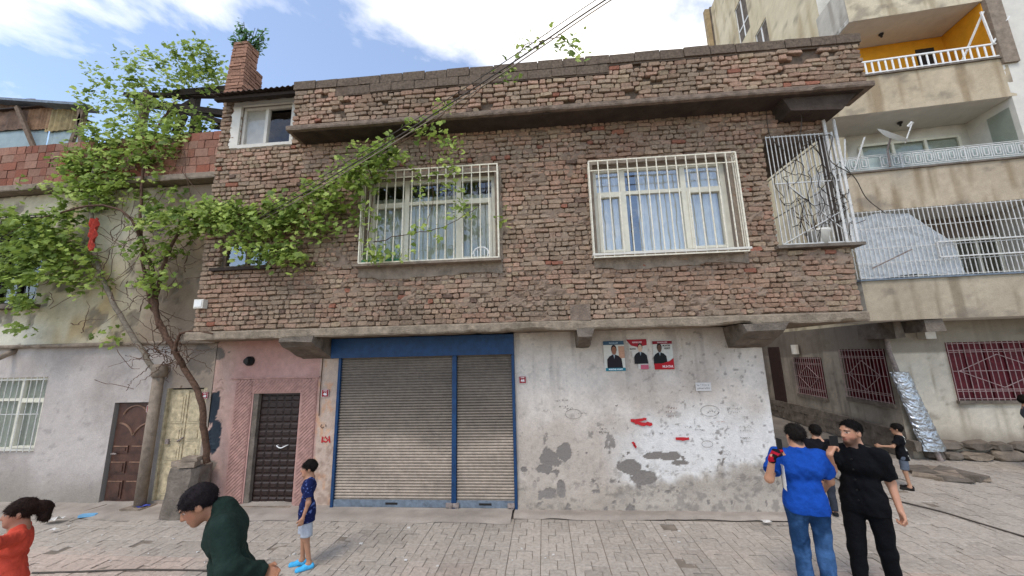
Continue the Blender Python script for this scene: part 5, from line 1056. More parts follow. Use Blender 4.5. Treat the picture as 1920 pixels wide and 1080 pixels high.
def crumple(u, v, s, name, label, mat, group=None):
    c = AZ(u, v, .01); V = []; rd = np.random.default_rng(int(u * 7 + v))
    for j in range(4):
        for i in range(5): V.append((c[0] + (i / 4 - .5) * s * 1.6 + rd.normal(0, s * .08), c[1] + (j / 3 - .5) * s + rd.normal(0, s * .08), .045 + abs(rd.normal(0, s * .16))))
    o = mesh(name, V, [(j * 5 + i, j * 5 + i + 1, j * 5 + 6 + i, j * 5 + 5 + i) for j in range(3) for i in range(4)], mat); return tag(o, label, 'litter', group)
wm = pmat('crumpled_paper', '#c9c4bc', .8, .12)
crumple(264, 955, .14, 'crumpled_packet', 'crumpled violet-blue packet on the ground by the drain pipe', pmat('blue_packet', '#2f3f96', .5, .2)); crumple(100, 980, .15, 'crumpled_paper', 'largest crumpled white paper on the pavers behind the girl', wm); crumple(100, 998, .06, 'crumpled_paper', 'small white paper scrap below the larger crumpled paper behind the girl', wm); crumple(1437, 983, .08, 'crumpled_paper', 'small white paper scrap at the foot of the white wall corner', wm)
for k in range(26): u, v = random.choice(((random.uniform(60, 640), random.uniform(985, 1060)), (random.uniform(650, 1450), random.uniform(985, 1070)))); c = AZ(u, v, .004); b = MB(); s_ = random.uniform(.008, .02); b.box(c[0] - s_, c[0] + s_, c[1] - s_ * .7, c[1] + s_ * .7, .002, .006 + s_ * .3, j=.004); o = b.build('litter_scrap', wm); tag(o, 'tiny pale scrap of litter lying on the pavers', 'litter', 'tiny scraps on the pavers')
b = MB(); c = AZ(516, 1079, .035); b.lathe([(.005, 0.004), (.022, .012), (.034, .03), (.036, .04), (.03, .06), (.016, .072), (.004, .075)], c[0], c[1], 12); o = b.build('yellow_ball', pmat('yellow_plastic', '#cfe03a', .5, .1), None, True); tag(o, 'small bright yellow ball on the pavers between the two boys', 'ball')
for k, (u, v, s_) in enumerate(((1725, 886, .28), (1765, 890, .34), (1800, 894, .3), (1740, 895, .2), (1785, 900, .24), (1820, 897, .22))):
    c = AZ(u, v, .0); b = MB(); a = random.uniform(0, 3); T = lambda x, y, z, c=c, a=a: (c[0] + x * math.cos(a) - y * math.sin(a), c[1] + x * math.sin(a) + y * math.cos(a), z); b.box(-s_, s_, -s_ * .6, s_ * .6, -.0, random.uniform(.04, .09), T=T, j=.03); o = b.build('broken_slab', M['concrete'] if k % 2 else M['concrete_dark']); tag(o, 'broken grey paving chunk heaped near the stone base of the apartment block', 'rubble', 'broken paving by the apartment block')
b = MB(); b.bar(AZ(150, 962, .02), AZ(200, 947, .03), .03, .02); o = b.build('wooden_stick', M['wood']); tag(o, 'flat wooden stick lying in front of the brown door', 'stick')
# ================================================================== PEOPLE
def sdf_mesh(prims, vox, cuts=(), fold=0.0, seed=0, ff=22.):
    """blend round cones / ellipsoids into one distance field and polygonise it (surface nets)"""
    lo = np.array([1e9] * 3); hi = -lo
    for p in prims:
        pts = np.array([p['a'] - p['R'], p['a'] + p['R'], p['b'] - p['R'], p['b'] + p['R']]); lo = np.minimum(lo, pts.min(0)); hi = np.maximum(hi, pts.max(0))
    lo -= .04; hi += .04; n = np.ceil((hi - lo) / vox).astype(int) + 1; D = np.full(n, 1.0, np.float32)
    ax = [lo[i] + vox * np.arange(n[i]) for i in range(3)]
    for p in prims:
        m = p['R'] + p['k'] + 3 * vox; l = np.minimum(p['a'], p['b']) - m; h = np.maximum(p['a'], p['b']) + m
        i0 = np.clip(((l - lo) / vox).astype(int), 0, n - 1); i1 = np.clip(((h - lo) / vox).astype(int) + 2, 1, n); sl_ = tuple(slice(a, b) for a, b in zip(i0, i1))
        G = np.stack(np.meshgrid(*[ax[i][i0[i]:i1[i]] for i in range(3)], indexing='ij'), -1)
        if p['t'] == 'c':
            ba = p['b'] - p['a']; L2 = max(ba.dot(ba), 1e-9); t = ((G - p['a']) @ ba) / L2; tc = np.clip(t, 0, 1)
            d = np.linalg.norm(G - p['a'] - tc[..., None] * ba, axis=-1) - (p['ra'] + (p['rb'] - p['ra']) * tc)
            if p.get('flat'): d = np.maximum(d, (t - 1) * math.sqrt(L2))
        else:
            q = (G - p['a']) @ p['M'].T; r = p['r']; k0 = np.linalg.norm(q / r, axis=-1); k1 = np.linalg.norm(q / r ** 2, axis=-1) + 1e-9; d = k0 * (k0 - 1) / k1
        cur = D[sl_]
        if p.get('sub'): D[sl_] = np.maximum(cur, -d)
        else:
            k = p['k']; hh = np.maximum(k - np.abs(cur - d), 0) / k; D[sl_] = np.minimum(cur, d) - hh * hh * k * .25
    if fold or cuts:
        X, Y, Z = np.meshgrid(*ax, indexing='ij', sparse=True); s = seed
        if fold: D += (fold * (np.sin(ff * X + 1.7 * np.sin(13 * Z + s) + s) * np.sin(ff * .7 * Z + 2.1 * np.sin(15 * X + 9 * Y + s * 2)) + .6 * np.sin(ff * 1.6 * Y + 11 * Z + s) * np.sin(ff * 1.3 * (X + Z)))).astype(np.float32)
        wob = (.006 * np.sin(70 * X + 40 * Y) * np.sin(55 * Z + 60 * Y)) if ff > 50 else 0
        for p0, nn in cuts: D = np.maximum(D, wob + (X - p0[0]) * nn[0] + (Y - p0[1]) * nn[1] + (Z - p0[2]) * nn[2])
    S = D < 0; c8 = [S[a:n[0] - 1 + a, b:n[1] - 1 + b, c:n[2] - 1 + c] for a in (0, 1) for b in (0, 1) for c in (0, 1)]
    anyS = np.logical_or.reduce(c8); allS = np.logical_and.reduce(c8); act = np.argwhere(anyS & ~allS); idx = np.full(n - 1, -1, np.int64); idx[tuple(act.T)] = np.arange(len(act))
    P = np.zeros((len(act), 3)); W = np.zeros(len(act)); corner = [(a, b, c) for a in (0, 1) for b in (0, 1) for c in (0, 1)]
    for i in range(8):
        for j in range(i + 1, 8):
            a, b = np.array(corner[i]), np.array(corner[j])
            if np.abs(a - b).sum() != 1: continue
            da = D[tuple((act + a).T)].astype(float); db_ = D[tuple((act + b).T)].astype(float); m = (da < 0) != (db_ < 0); t = np.where(m, da / np.where(m, da - db_, 1), 0)
            P += m[:, None] * (a + t[:, None] * (b - a)); W += m
    P = lo + vox * (act + P / W[:, None]); F = []
    for axs in range(3):
        o1, o2 = [(1, 2), (2, 0), (0, 1)][axs]; sa_ = [slice(None)] * 3; sb2 = [slice(None)] * 3; sa_[axs] = slice(0, n[axs] - 1); sb2[axs] = slice(1, n[axs])
        e = np.argwhere(S[tuple(sa_)] != S[tuple(sb2)]); e = e[(e[:, o1] > 0) & (e[:, o2] > 0) & (e[:, o1] < n[o1] - 1) & (e[:, o2] < n[o2] - 1)]
        u = np.zeros(3, int); u[o1] = 1; v = np.zeros(3, int); v[o2] = 1; g = lambda q: idx[tuple(q.T)]
        quad = np.stack([g(e - u - v), g(e - v), g(e), g(e - u)], 1); ins = S[tuple(e.T)]; quad[~ins] = quad[~ins][:, ::-1]; F.append(quad)
    F = np.concatenate(F); F = F[(F >= 0).all(1)]; return P, F
def cone(a, b, ra, rb, k=.03, flat=False): return dict(t='c', a=np.array(a, float), b=np.array(b, float), ra=ra, rb=rb, R=max(ra, rb), k=k, flat=flat)
def elli(c, r, Mx, k=.02, sub=False): c = np.array(c, float); r = np.array(r, float); return dict(t='e', a=c, b=c, r=r, M=Mx, R=float(r.max()), k=k, sub=sub)
def rotm(f, up=(0, 0, 1)):                                   # rows: right, forward, up
    f = _n(f); r = _n(np.cross(f, up)); return np.array([r, f, np.cross(r, f)])
SKIN = lin('#b98a6e')
def hand_prims(w, d, pn, s, curl, thumb=1, k=.006):
    d = _n(d); pn = _n(np.array(pn) - d * np.dot(pn, d)); lat = np.cross(d, pn) * thumb; out_ = []; w = np.array(w, float)
    for i, (o, l) in enumerate(((.033, .068), (.011, .076), (-.011, .071), (-.031, .056))):
        k0 = w + (d * .085 + lat * o) * s; out_.append(cone(w + lat * o * .45 * s, k0, .017 * s, .0125 * s, .012)); a = k0; ang = 0
        for j, f in enumerate((.45, .32, .26)):
            ang += curl * (.75, .9, .6)[j] + .12 + .06 * i; dd = d * math.cos(ang) + pn * math.sin(ang); b = a + dd * l * f * s; out_.append(cone(a, b, (.0105 - .001 * j) * s, (.0098 - .001 * j) * s, .004)); a = b
    a = w + (d * .02 + lat * .03) * s; b = a + (d * .035 + lat * .028 + pn * .012) * s; c = b + (d * .032 + lat * .004 + pn * (.012 + .02 * curl)) * s
    return out_ + [cone(a, b, .016 * s, .0125 * s, .01), cone(b, c, .0122 * s, .0095 * s, .004)]
def person(name, label, pos, fwd, H, look=None, bend=0.0, headk=1.0, arms=None, top=None, bottom=None, hair=None, shoes=None, skin=None, beard=0, girth=1.0, legs=None, vox=.0085, pitch=0.0, extra=None, spread=.06):
    t = thing('person', label, 'person', (pos[0], pos[1], 0)); q = H / 1.75; F2 = _n((fwd[0], fwd[1], 0)); R2 = np.array([F2[1], -F2[0], 0]); UZ = np.array([0, 0, 1.0]); base = np.array([pos[0], pos[1], 0.])
    sk = lin(skin) if skin else SKIN; g = q * girth; hz = .52 * H
    def W(x, y, z):
        if z > hz and bend: dz, dy = z - hz, y; y, z = dy * math.cos(bend) + dz * math.sin(bend), hz + dz * math.cos(bend) - dy * math.sin(bend)
        return base + R2 * x + F2 * y + UZ * z
    sh_z, sh_x = .815 * H, .112 * H * (.9 + .1 * girth); neck = W(0, -.005 * q, .85 * H); hc = W(0, .02 * q, .85 * H + .105 * q * headk + .02 * q)
    hf = _n(look if look is not None else fwd + (0,) if len(fwd) == 2 else fwd); hf = np.array([hf[0], hf[1], math.tan(pitch) * math.hypot(hf[0], hf[1])]) if pitch else np.array(hf); HM = rotm(hf); s = headk * q
    if bend and pitch: hc = W(0, .065 * q, .86 * H) + HM[2] * .075 * s + HM[1] * .04 * s
    h = lambda x, y, z: hc + HM.T @ (np.array([x, y, z]) * s)
    body = [elli(h(0, -.012, .03), np.array([.078, .097, .086]) * s, HM, .03), elli(h(0, .022, -.035), np.array([.06, .07, .078]) * s, HM, .03), cone(h(-.012, .062, -.092), h(.012, .062, -.092), .024 * s, .024 * s, .03), cone(h(0, .088, .012), h(0, .106, -.03), .008 * s, .0125 * s, .012), cone(h(-.012, .094, -.034), h(.012, .094, -.034), .008 * s, .008 * s, .008), cone(h(-.035, .082, .026), h(.035, .082, .026), .011 * s, .011 * s, .015),
            cone(h(-.018, .084, -.062), h(.018, .084, -.062), .0085 * s, .0085 * s, .008), elli(h(-.079, -.008, -.01), np.array([.011, .021, .031]) * s, HM, .008), elli(h(.079, -.008, -.01), np.array([.011, .021, .031]) * s, HM, .008), cone(neck - UZ * .03 * q, h(0, -.02, -.06), .056 * g, .05 * s, .03)]
    for sx in (-1, 1): body.append(elli(h(sx * .032, .102, .006), np.array([.015, .012, .009]) * s, HM, .01, True))
    torso = [cone(W(-.095 * q, 0, .745 * H), W(.095 * q, 0, .745 * H), .102 * g, .102 * g, .06), cone(W(-.06 * q, .005, .63 * H), W(.06 * q, .005, .63 * H), .09 * g, .09 * g, .06), cone(W(-.06 * q, 0, .535 * H), W(.06 * q, 0, .535 * H), .105 * g, .105 * g, .06), cone(W(-sh_x + .02, 0, sh_z - .01), W(sh_x - .02, 0, sh_z - .01), .052 * g, .052 * g, .06), cone(neck, W(0, 0, .78 * H), .06 * g, .09 * g, .05)]
    body += torso
    S_ = {-1: W(-sh_x, 0, sh_z - .015 * q), 1: W(sh_x, 0, sh_z - .015 * q)}; arms = arms or {}; slv = []; J = {}
    for sd, nm in ((-1, 'L'), (1, 'R')):
        a = arms.get(nm, {}); el = np.array(a.get('el', W(sd * (sh_x + .05 * q), -.02 * q, sh_z - .29 * q)), float); wr = np.array(a.get('wr', W(sd * (sh_x + .055 * q), .05 * q, sh_z - .54 * q)), float)
        # keep the arm's own length: shorten or stretch along its direction
        u_ = el - S_[sd]; el = S_[sd] + u_ / np.linalg.norm(u_) * .29 * q if not a.get('free') else el; v_ = wr - el; wr = el + v_ / np.linalg.norm(v_) * .255 * q if not a.get('free') else wr
        body += [cone(S_[sd], el, .047 * g, .038 * g, .04), cone(el, wr, .039 * g, .026 * g, .03)]; hd = np.array(a.get('hd', wr - el), float); pn = np.array(a.get('pn', F2 * .3 - R2 * sd), float)
        hp = hand_prims(wr, hd, pn, q * 1.0, a.get('curl', .35), sd * a.get('th', 1)); body += hp; J[nm] = (S_[sd], el, wr, hp); slv.append((S_[sd], el, wr))
    lg = []
    for sd, nm in ((-1, 'L'), (1, 'R')):
        l = (legs or {}).get(nm, {}); hip = W(sd * .058 * H * .95, 0, .515 * H); kn = base + R2 * sd * (.055 * H + l.get('x', 0) * .5) + F2 * (l.get('y', 0) * .45 + .01) + UZ * .285 * H; an = base + R2 * sd * (.055 * H + l.get('x', 0)) + F2 * (l.get('y', 0) - .02 * q) + UZ * .05 * H
        toe = an + F2 * .14 * q + R2 * sd * .03 * q - UZ * (.05 * H - .03 * q); body += [cone(hip, kn, .082 * g, .055 * g, .05), cone(kn, an, .055 * g, .036 * g, .03), cone(an, toe, .036 * g, .028 * g, .03), cone(an - UZ * .012 * q, an - F2 * .045 * q - UZ * (.05 * H - .032 * q), .034 * g, .03 * g, .02)]; lg.append((hip, kn, an, toe))
    P, F = sdf_mesh(body, vox); L_ = ((P - hc) @ HM.T) / s; C = np.repeat(sk[None], len(P), 0) * (.94 + .12 * fbm(P[:, 0] * 30 + P[:, 1] * 17, P[:, 2] * 30, 2, 3))[:, None]
    def spot(x, y, z, rx, rz, col, m=1.0):
        nonlocal C
        for sx in ((-1, 1) if x else (1,)): d = ((L_[:, 0] - sx * x) / rx) ** 2 + ((L_[:, 2] - z) / rz) ** 2; w_ = (sst(1.4, .7, d) * (L_[:, 1] > y) * (np.abs(L_[:, 2]) < .14)) * m; C = mixc(C, lin(col), w_)
    inhead = (np.linalg.norm(L_, axis=1) < .16)
    if beard: C = mixc(C, lin('#2c1f1a'), inhead * sst(-.03, -.055, L_[:, 2]) * sst(-.03, .02, L_[:, 1]) * beard * (1 - .7 * sst(.05, .02, np.abs(L_[:, 0])) * sst(-.085, -.075, L_[:, 2]) * (L_[:, 1] > .07) * (L_[:, 2] > -.08)))
    spot(.033, .05, .026, .022, .006, '#1c1512'); spot(.032, .05, .006, .015, .007, '#e0d8d0', .7); spot(.032, .05, .006, .0075, .0075, '#140e0c'); spot(0, .06, -.063, .026, .011, '#8f4f45', .8); spot(.045, .03, -.03, .03, .03, '#c07862', .25)
    if hair and not hair.get('nocut'):
        hp0 = np.array([0, .085, hair.get('z', .066)]); hp1 = np.array([0, -.075, hair.get('nape', -.075)]); dv = hp1 - hp0; hn = _n((0, -dv[2], dv[1])); hn = hn if hn[1] > 0 else -hn
        hm = sst(.006, -.006, (L_ - hp0) @ hn + .012 * (fbm(P[:, 0] * 70, P[:, 2] * 70, 2, 4) - .5)) * inhead * (np.abs(L_[:, 0]) < .083); C = mixc(C, lin(hair.get('col', '#17120f')), hm * .9)
    bo = mesh('body', P, F, M['skin'] if 'skin' in M else M.setdefault('skin', pmat('skin', None, .5, .05, 30, .08, 90, attr=True, spec=.4)), t, C, 'POINT', True)
    # clothes
    if top:
        inf = top.get('inf', .013) * q; pr = [dict(p, ra=p['ra'] + inf, rb=p['rb'] + inf, R=p['R'] + inf) for p in torso[:4]] + [cone(W(0, -.005 * q, .838 * H), W(0, 0, .755 * H), .08 * g, .122 * g, .04, False)]; hem = top.get('hem', .47)
        pr.append(cone(W(-.07 * q, 0, .56 * H), base - R2 * .07 * q + F2 * (.0) + UZ * (hem - .03) * H, .105 * g + inf, top.get('flare', .098) * g + inf, .05)); pr.append(cone(W(.07 * q, 0, .56 * H), base + R2 * .07 * q + UZ * (hem - .03) * H, .1 * g + inf, top.get('flare', .098) * g + inf, .05))
        for (s0, e0, w0) in slv:
            f = top.get('sleeve', .62)
            if f <= 1: pr.append(cone(s0, s0 + (e0 - s0) * f, .055 * g + inf, .05 * g + inf * 1.6, .035, True))
            else: pr += [cone(s0, e0, .054 * g + inf, .046 * g + inf * 1.2, .022), cone(e0, e0 + (w0 - e0) * (f - 1), .045 * g + inf * 1.2, .034 * g + inf, .03, True)]
        if top.get('collar'): nd = _n(h(0, -.03, -.05) - neck); pr.append(cone(neck - nd * .01, neck + nd * top.get('ch', .03) * q, .069 * g, .066 * g, .01, True))
        P, F = sdf_mesh(pr, vox, [((0, 0, hem * H), (0, 0, -1))] if not bend else (), top.get('fold', .004), top.get('seed', 1), 38.); Cc = top['col'](P, W, H) if callable(top['col']) else np.repeat(lin(top['col'])[None], len(P), 0)
        mesh(top.get('name', 'shirt'), P, F, M['cloth'] if 'cloth' in M else M.setdefault('cloth', pmat('cloth', None, .9, .14, 30, .55, 26, attr=True, spec=.12)), t, Cc, 'POINT', True)
        if top.get('buttons'):
            for k in range(5): z_ = (.78 - .055 * k) * H; c = W(0, .118 * g + .014, z_); b = MB(); b.tube([c - F2 * .012, c + F2 * .006], .008, 8); b.build('button', M['rubber'], t)
    if bottom:
        inf = bottom.get('inf', .012) * q; end = bottom.get('end', 1.0); pr = [cone(W(-.06 * q, 0, .535 * H), W(.06 * q, 0, .535 * H), .105 * g + inf, .105 * g + inf, .05)]
        for (hip, kn, an, toe) in lg:
            if end <= .5: pr.append(cone(hip, hip + (kn - hip) * end * 2, .086 * g + inf, bottom.get('cuff', .075) * g + inf, .045, True))
            else: pr += [cone(hip, kn, .085 * g + inf, .058 * g + inf * 1.1, .04), cone(kn, kn + (an - kn) * (end - .5) * 2, .058 * g + inf * 1.1, bottom.get('cuff', .05) * g + inf, .03, True)]
        if bottom.get('skirt'): pr = [cone(base + UZ * .56 * H, base + UZ * .3 * H, .13 * g, .2 * g, .05, True)]
        P, F = sdf_mesh(pr, vox, [((0, 0, .585 * H), (0, 0, 1))], bottom.get('fold', .004), bottom.get('seed', 2), 26); Cc = bottom['col'](P, W, H) if callable(bottom['col']) else np.repeat(lin(bottom['col'])[None], len(P), 0)
        mesh(bottom.get('name', 'trousers'), P, F, M['cloth'], t, Cc, 'POINT', True)
    if hair:
        z0 = hair.get('z', .066); pr = [elli(h(0, -.014, .034), np.array([.0845, .103, .094]) * s * hair.get('sc', 1), HM, .03)] + [elli(h(*p), np.array(r) * s, HM, .02) for p, r in hair.get('lumps', ())]; p0 = h(0, .085, z0); p1 = h(0, -.075, hair.get('nape', -.075)); nv = HM.T @ np.array([0, -(p1 - p0) @ HM[2], (p1 - p0) @ HM[1]]); nv = _n(nv); nv = nv if nv @ HM[1] > 0 else -nv
        P, F = sdf_mesh(pr, vox * .8, [(p0, nv)] if not hair.get('nocut') else (), hair.get('fold', .0045), 3, 75); Hc = np.repeat(lin(hair.get('col', '#17120f'))[None], len(P), 0) * (.7 + .7 * fbm(P[:, 0] * 60 + P[:, 1] * 40, P[:, 2] * 14, 3, 5))[:, None]
        nv_ = len(P); fn = np.cross(P[F[:, 1]] - P[F[:, 0]], P[F[:, 2]] - P[F[:, 0]]); fc = P[F].mean(1); fn /= np.linalg.norm(fn, axis=1)[:, None] + 1e-9
        pick = rng.choice(len(F), min(len(F), hair.get('n', 2200)), replace=False); flow = HM.T @ np.array(hair.get('flow', (0, .35, -.5))); dirn = flow[None] + fn[pick] * hair.get('puff', .45) + rng.normal(0, .35, (len(pick), 3)); dirn /= np.linalg.norm(dirn, axis=1)[:, None]
        ln = (rng.uniform(.012, .034, len(pick)) * s * hair.get('len', 1))[:, None]; sdv = np.cross(dirn, fn[pick]); sdv /= np.linalg.norm(sdv, axis=1)[:, None] + 1e-9; b0 = fc[pick] - fn[pick] * .002
        P = np.concatenate([P, b0 - sdv * .0022, b0 + sdv * .0022, b0 + dirn * ln]); m_ = len(pick); k_ = np.arange(m_); tri = np.stack([nv_ + k_, nv_ + m_ + k_, nv_ + 2 * m_ + k_], 1); F = [tuple(q_) for q_ in F] + [tuple(q_) for q_ in tri]
        Hc = np.concatenate([Hc, np.repeat(lin(hair.get('col', '#17120f'))[None], 3 * m_, 0) * np.tile(rng.uniform(.5, 1.8, m_), 3)[:, None]])
        mesh('hair', P, F, M['hairm'] if 'hairm' in M else M.setdefault('hairm', pmat('hair', None, .75, .4, 120, .9, 120, attr=True, spec=.12)), t, Hc, 'POINT', True)
    if shoes:
        for (hip, kn, an, toe) in lg:
            fl = np.array([1, 1, 0]); a = (an - F2 * .035 * q) * fl + UZ * .03 * q; b_ = toe * fl + F2 * .03 * q + UZ * .026 * q; P, F = sdf_mesh([cone(a, b_, .044 * q, .046 * q, .02), cone(a + UZ * .02 * q, (a + b_) / 2 + UZ * .025 * q, .04 * q, .042 * q, .02)], vox * .8, [((0, 0, .004), (0, 0, -1))]); mesh(shoes.get('name', 'shoe'), P, F, M['cloth'] if not shoes.get('mat') else shoes['mat'], t, np.repeat(lin(shoes['col'])[None], len(P), 0), 'POINT', True)
    return t, J, h, HM, s
def a3(u, v, Y): return np.array(A(u, v, Y))
# man in blue, seen from behind, phone at his left ear
PB = a3(1486, 818, 4.2); Yb = 4.2
tb, Jb, hb, HMb, sb3 = person('person', 'man in bright blue T-shirt and jeans seen from behind, gloved hand at his ear', (PB[0] + .03, Yb), (.25, .97), 1.69, look=(-.05, 1, 0), arms={
    'L': dict(el=a3(1440, 905, 4.12), wr=a3(1449, 852, 4.04), hd=a3(1474, 818, 4.12) - a3(1449, 855, 4.04), pn=(.8, .25, -.1), curl=.75), 'R': dict(el=a3(1560, 915, 4.26), wr=a3(1540, 925, 4.7), curl=.5)},
    top=dict(col='#174496', hem=.50, inf=.019, sleeve=.72, seed=2, fold=.005, name='t_shirt'), bottom=dict(col=lambda P, W, H: mixc(lin('#1d3757'), lin('#3d5d86'), sst(.35, .7, fbm(P[:, 0] * 9, P[:, 2] * 5, 4, 6))), name='jeans', fold=.005, cuff=.06), hair=dict(z=.07), shoes=dict(col='#2c2c30'), girth=1.0, skin='#b58467')
gp = [dict(p, ra=p['ra'] + .0035, rb=p['rb'] + .0035, R=p['R'] + .0035) for i, p in enumerate(Jb['L'][3]) if i % 4 in (0, 1) and i < 16 or i == 16] + [cone(Jb['L'][1] + (Jb['L'][2] - Jb['L'][1]) * .85, Jb['L'][2], .034, .03, .01, True)]
P, F = sdf_mesh(gp, .006); mesh('glove', P, F, M['cloth'], tb, np.where((fbm(P[:, 0] * 22, P[:, 2] * 22, 2, 8) > .52)[:, None], lin('#a0182a')[None], lin('#17161a')[None]), 'POINT', True)
def slab(name, label, cat, c, ex, ez, w_, h_, th, mat):
    ex, ez = _n(ex), _n(ez); ez = _n(ez - ex * ex.dot(ez)); ny = np.cross(ex, ez); b = MB(); b.hexa([tuple(np.array(c) + ex * x * w_ / 2 + ny * y * th / 2 + ez * z * h_ / 2) for z in (-1, 1) for y in (-1, 1) for x in (-1, 1)]); return tag(b.build(name, mat), label, cat)
kn_ = Jb['L'][2] + _n(a3(1474, 818, 4.12) - a3(1449, 855, 4.04)) * .1
slab('mobile_phone', 'black mobile phone at the ear of the man in blue', 'phone', kn_ * .75 + hb(-.095, .0, -.02) * .25, HMb[1], HMb[2] * .9 + HMb[1] * .35, .072, .15, .009, M['rubber'])
V = []; c0 = a3(1470, 893, 4.12)
for i in range(7):
    for j in range(7): V.append(tuple(c0 + np.array([.05 * (i / 6 - .5), .04 * math.sin(i * .8) + .12 * (i / 6 - .5), .24 * (j / 6 - .5) * (1 - .25 * i / 6)])))
o = mesh('paper_sheet', V, [(i * 7 + j, i * 7 + 7 + j, i * 7 + 8 + j, i * 7 + j + 1) for i in range(6) for j in range(6)], pmat('white_paper', '#e8e6e0', .7, .05)); tag(o, 'folded white paper clamped under the arm of the man in blue', 'paper')
# man in black, walking towards the viewer's left, phone at his ear
PK = a3(1584, 818, 4.2)
tk, Jk, hk, HMk, sk3 = person('person', 'bearded man in black short-sleeved shirt and black trousers holding a phone to his ear', (PK[0] + .10, 4.24), (-.8, -.6), 1.72, look=(-1, -.2, -.02), arms={
    'R': dict(el=a3(1560, 893, 4.15), wr=a3(1555, 850, 4.05), hd=a3(1568, 818, 4.1) - a3(1555, 852, 4.05), pn=(.9, .1, 0), curl=.9), 'L': dict(el=a3(1668, 900, 4.15), wr=a3(1684, 945, 4.08), hd=(.05, -.1, -1), pn=(-.9, .2, 0), curl=1.0)},
    top=dict(col='#0d0d10', hem=.485, sleeve=.8, seed=5, fold=.005, collar=True, buttons=True), bottom=dict(col='#0c0c0f', fold=.004), hair=dict(z=.084, col='#120e0d', sc=.945, len=.75, fold=.001, puff=.9, n=3000), shoes=dict(col='#141414'), beard=.8, girth=1.0, legs={'L': dict(y=-.12), 'R': dict(y=.16)}, skin='#b08065')
kn_ = Jk['R'][2] + _n(a3(1568, 818, 4.1) - a3(1555, 852, 4.05)) * .1
slab('mobile_phone', 'black mobile phone at the mouth of the man in black', 'phone', kn_ * .8 + hk(.09, .05, -.05) * .2, HMk[0] * .3 + HMk[1], HMk[2] + HMk[1] * .3, .072, .15, .01, M['rubber'])
# boy in navy shirt
def navy(P, W, H): n = fbm(P[:, 0] * 60, P[:, 2] * 60, 2, 9); return mixc(lin('#171f45'), lin('#5a6ba0'), sst(.66, .74, n))
person('person', 'boy in navy patterned shirt, grey shorts and blue clogs standing by the shutter', (-2.97, 4.66), (-.86, -.5), 1.19, headk=1.18, arms={'L': dict(curl=.4), 'R': dict(curl=.4)}, top=dict(col=navy, hem=.44, sleeve=.72, flare=.135, inf=.02, seed=3, collar=True), bottom=dict(col='#a3a8b0', end=.46, inf=.02, cuff=.085, name='shorts'), hair=dict(z=.035, sc=1.05, nape=-.05), shoes=dict(col='#4aa8d6', name='clog'), girth=.92, vox=.007, skin='#a87b60', legs={'L': dict(y=-.05), 'R': dict(y=.03)})
# boy bending in dark green jacket
pgx = a3(425, 1040, 2.75)
person('person', 'boy in dark green jacket bending forward and looking down at the pavement', (pgx[0] + .05, 2.78), (-.78, -.62), 1.66, headk=1.12, bend=.2, pitch=-.52, look=(-.82, -.57, 0), arms={
    'L': dict(el=a3(424, 1035, 2.55), wr=a3(455, 1070, 2.6), hd=(.8, -.1, -.15), pn=(-.1, -1, .3), curl=.3), 'R': dict()},
    top=dict(col=lambda P, W, H: lin('#1e2c26') * (.8 + .5 * fbm(P[:, 0] * 6, P[:, 2] * 6, 3, 4))[:, None], hem=.44, sleeve=1.93, inf=.026, fold=.007, seed=8, collar=True, ch=.07, name='jacket'), bottom=dict(col='#23262c'), hair=dict(z=.045, sc=1.03, nape=-.06, col='#1a1416', len=.8, puff=.25), shoes=dict(col='#2b2b2b'), vox=.008, skin='#a47358', girth=1.05)
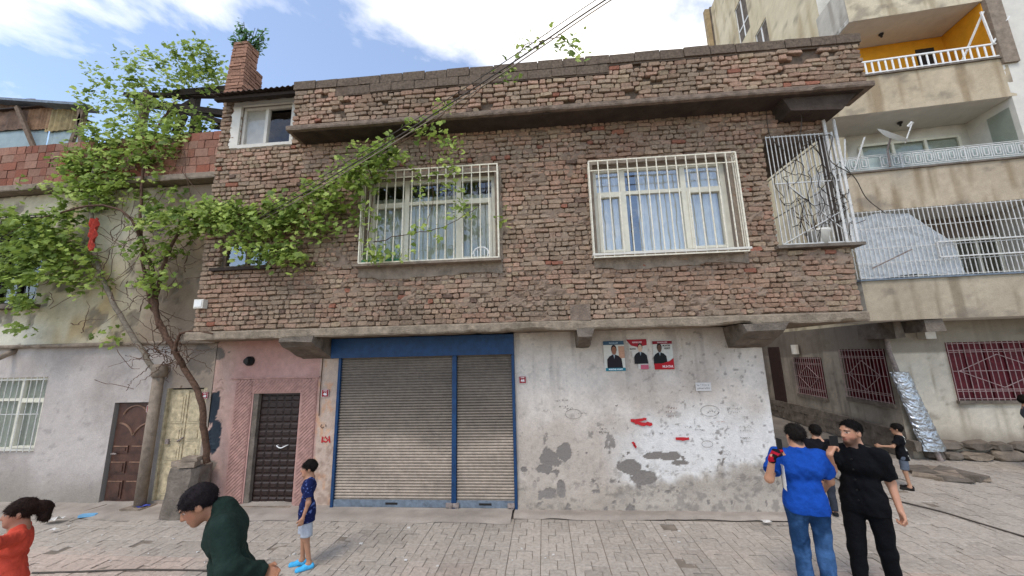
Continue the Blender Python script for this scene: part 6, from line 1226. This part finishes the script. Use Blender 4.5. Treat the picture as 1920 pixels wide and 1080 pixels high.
# girl at the left
pgl = a3(46, 968, 3.05)
def skirtc(P, W, H): n = fbm(P[:, 0] * 26, P[:, 2] * 26, 2, 11); m = fbm(P[:, 0] * 26 + 40, P[:, 2] * 26, 2, 12); return mixc(mixc(lin('#2b2a33'), lin('#a8245c'), sst(.5, .56, n)), lin('#c9bcc4'), sst(.6, .66, m))
person('person', 'little girl with curly dark ponytail in coral red top and floral skirt', (pgl[0] - .03, 3.05), (-.62, -.78), 1.31, headk=1.15, arms={'L': dict(el=a3(-8, 1020, 2.8), wr=a3(-60, 1010, 2.75)), 'R': dict()}, top=dict(col='#c24a38', hem=.52, sleeve=1.9, inf=.018, fold=.006, seed=6, flare=.13, name='blouse'), bottom=dict(col=skirtc, skirt=True, name='skirt', fold=.006), hair=dict(z=.03, sc=1.06, nape=-.07, nocut=False, col='#241712', lumps=(((0, -.13, .02), (.05, .06, .06)), ((.01, -.165, -.02), (.055, .055, .07)), ((-.01, -.17, -.08), (.045, .045, .06)), ((.01, -.155, -.12), (.035, .04, .04)))), shoes=dict(col='#7a4a5a'), vox=.007, skin='#a3745c', girth=.95)
# boy with white print on black shirt near the apartment block
def printc(P, W, H): n = fbm(P[:, 0] * 34, P[:, 2] * 30, 1, 21); return mixc(lin('#131316'), lin('#cfcabd'), sst(.62, .66, n) * sst(6.18, 6.22, P[:, 0]))
person('person', 'small boy in black shirt with white print and grey shorts on the side street', (6.2, 7.35), (-.75, .66), 1.06, headk=1.25, arms={'L': dict(el=(5.98, 7.3, .66), wr=(5.84, 7.4, .7)), 'R': dict()}, top=dict(col=printc, hem=.46, sleeve=.7, inf=.02, flare=.13), bottom=dict(col='#5e6672', end=.45, inf=.018, cuff=.085, name='shorts'), hair=dict(z=.04, sc=1.06), shoes=dict(col='#2b2624', name='slipper'), vox=.009, girth=.92, skin='#b08468')
# child half hidden between the two men, and someone at the picture's edge
pc3 = a3(1532, 826, 6.3); person('person', 'dark-haired child in black top half hidden between the two men', (pc3[0], 6.3), (.3, .95), 1.26, headk=1.15, top=dict(col='#17161a', hem=.45, sleeve=.7), bottom=dict(col='#33363d'), hair=dict(z=.04, sc=1.06), shoes=dict(col='#222222'), vox=.010)
pe = a3(1925, 772, 8.3); person('person', 'dark-haired youth by the white wall of the apartment block, almost out of view', (pe[0] + .03, 8.3), (.62, -.72), 1.42, headk=1.1, top=dict(col='#4c4f58', hem=.46, sleeve=.7), bottom=dict(col='#2c2f36'), hair=dict(z=.03, sc=1.12), shoes=dict(col='#222222'), vox=.011)
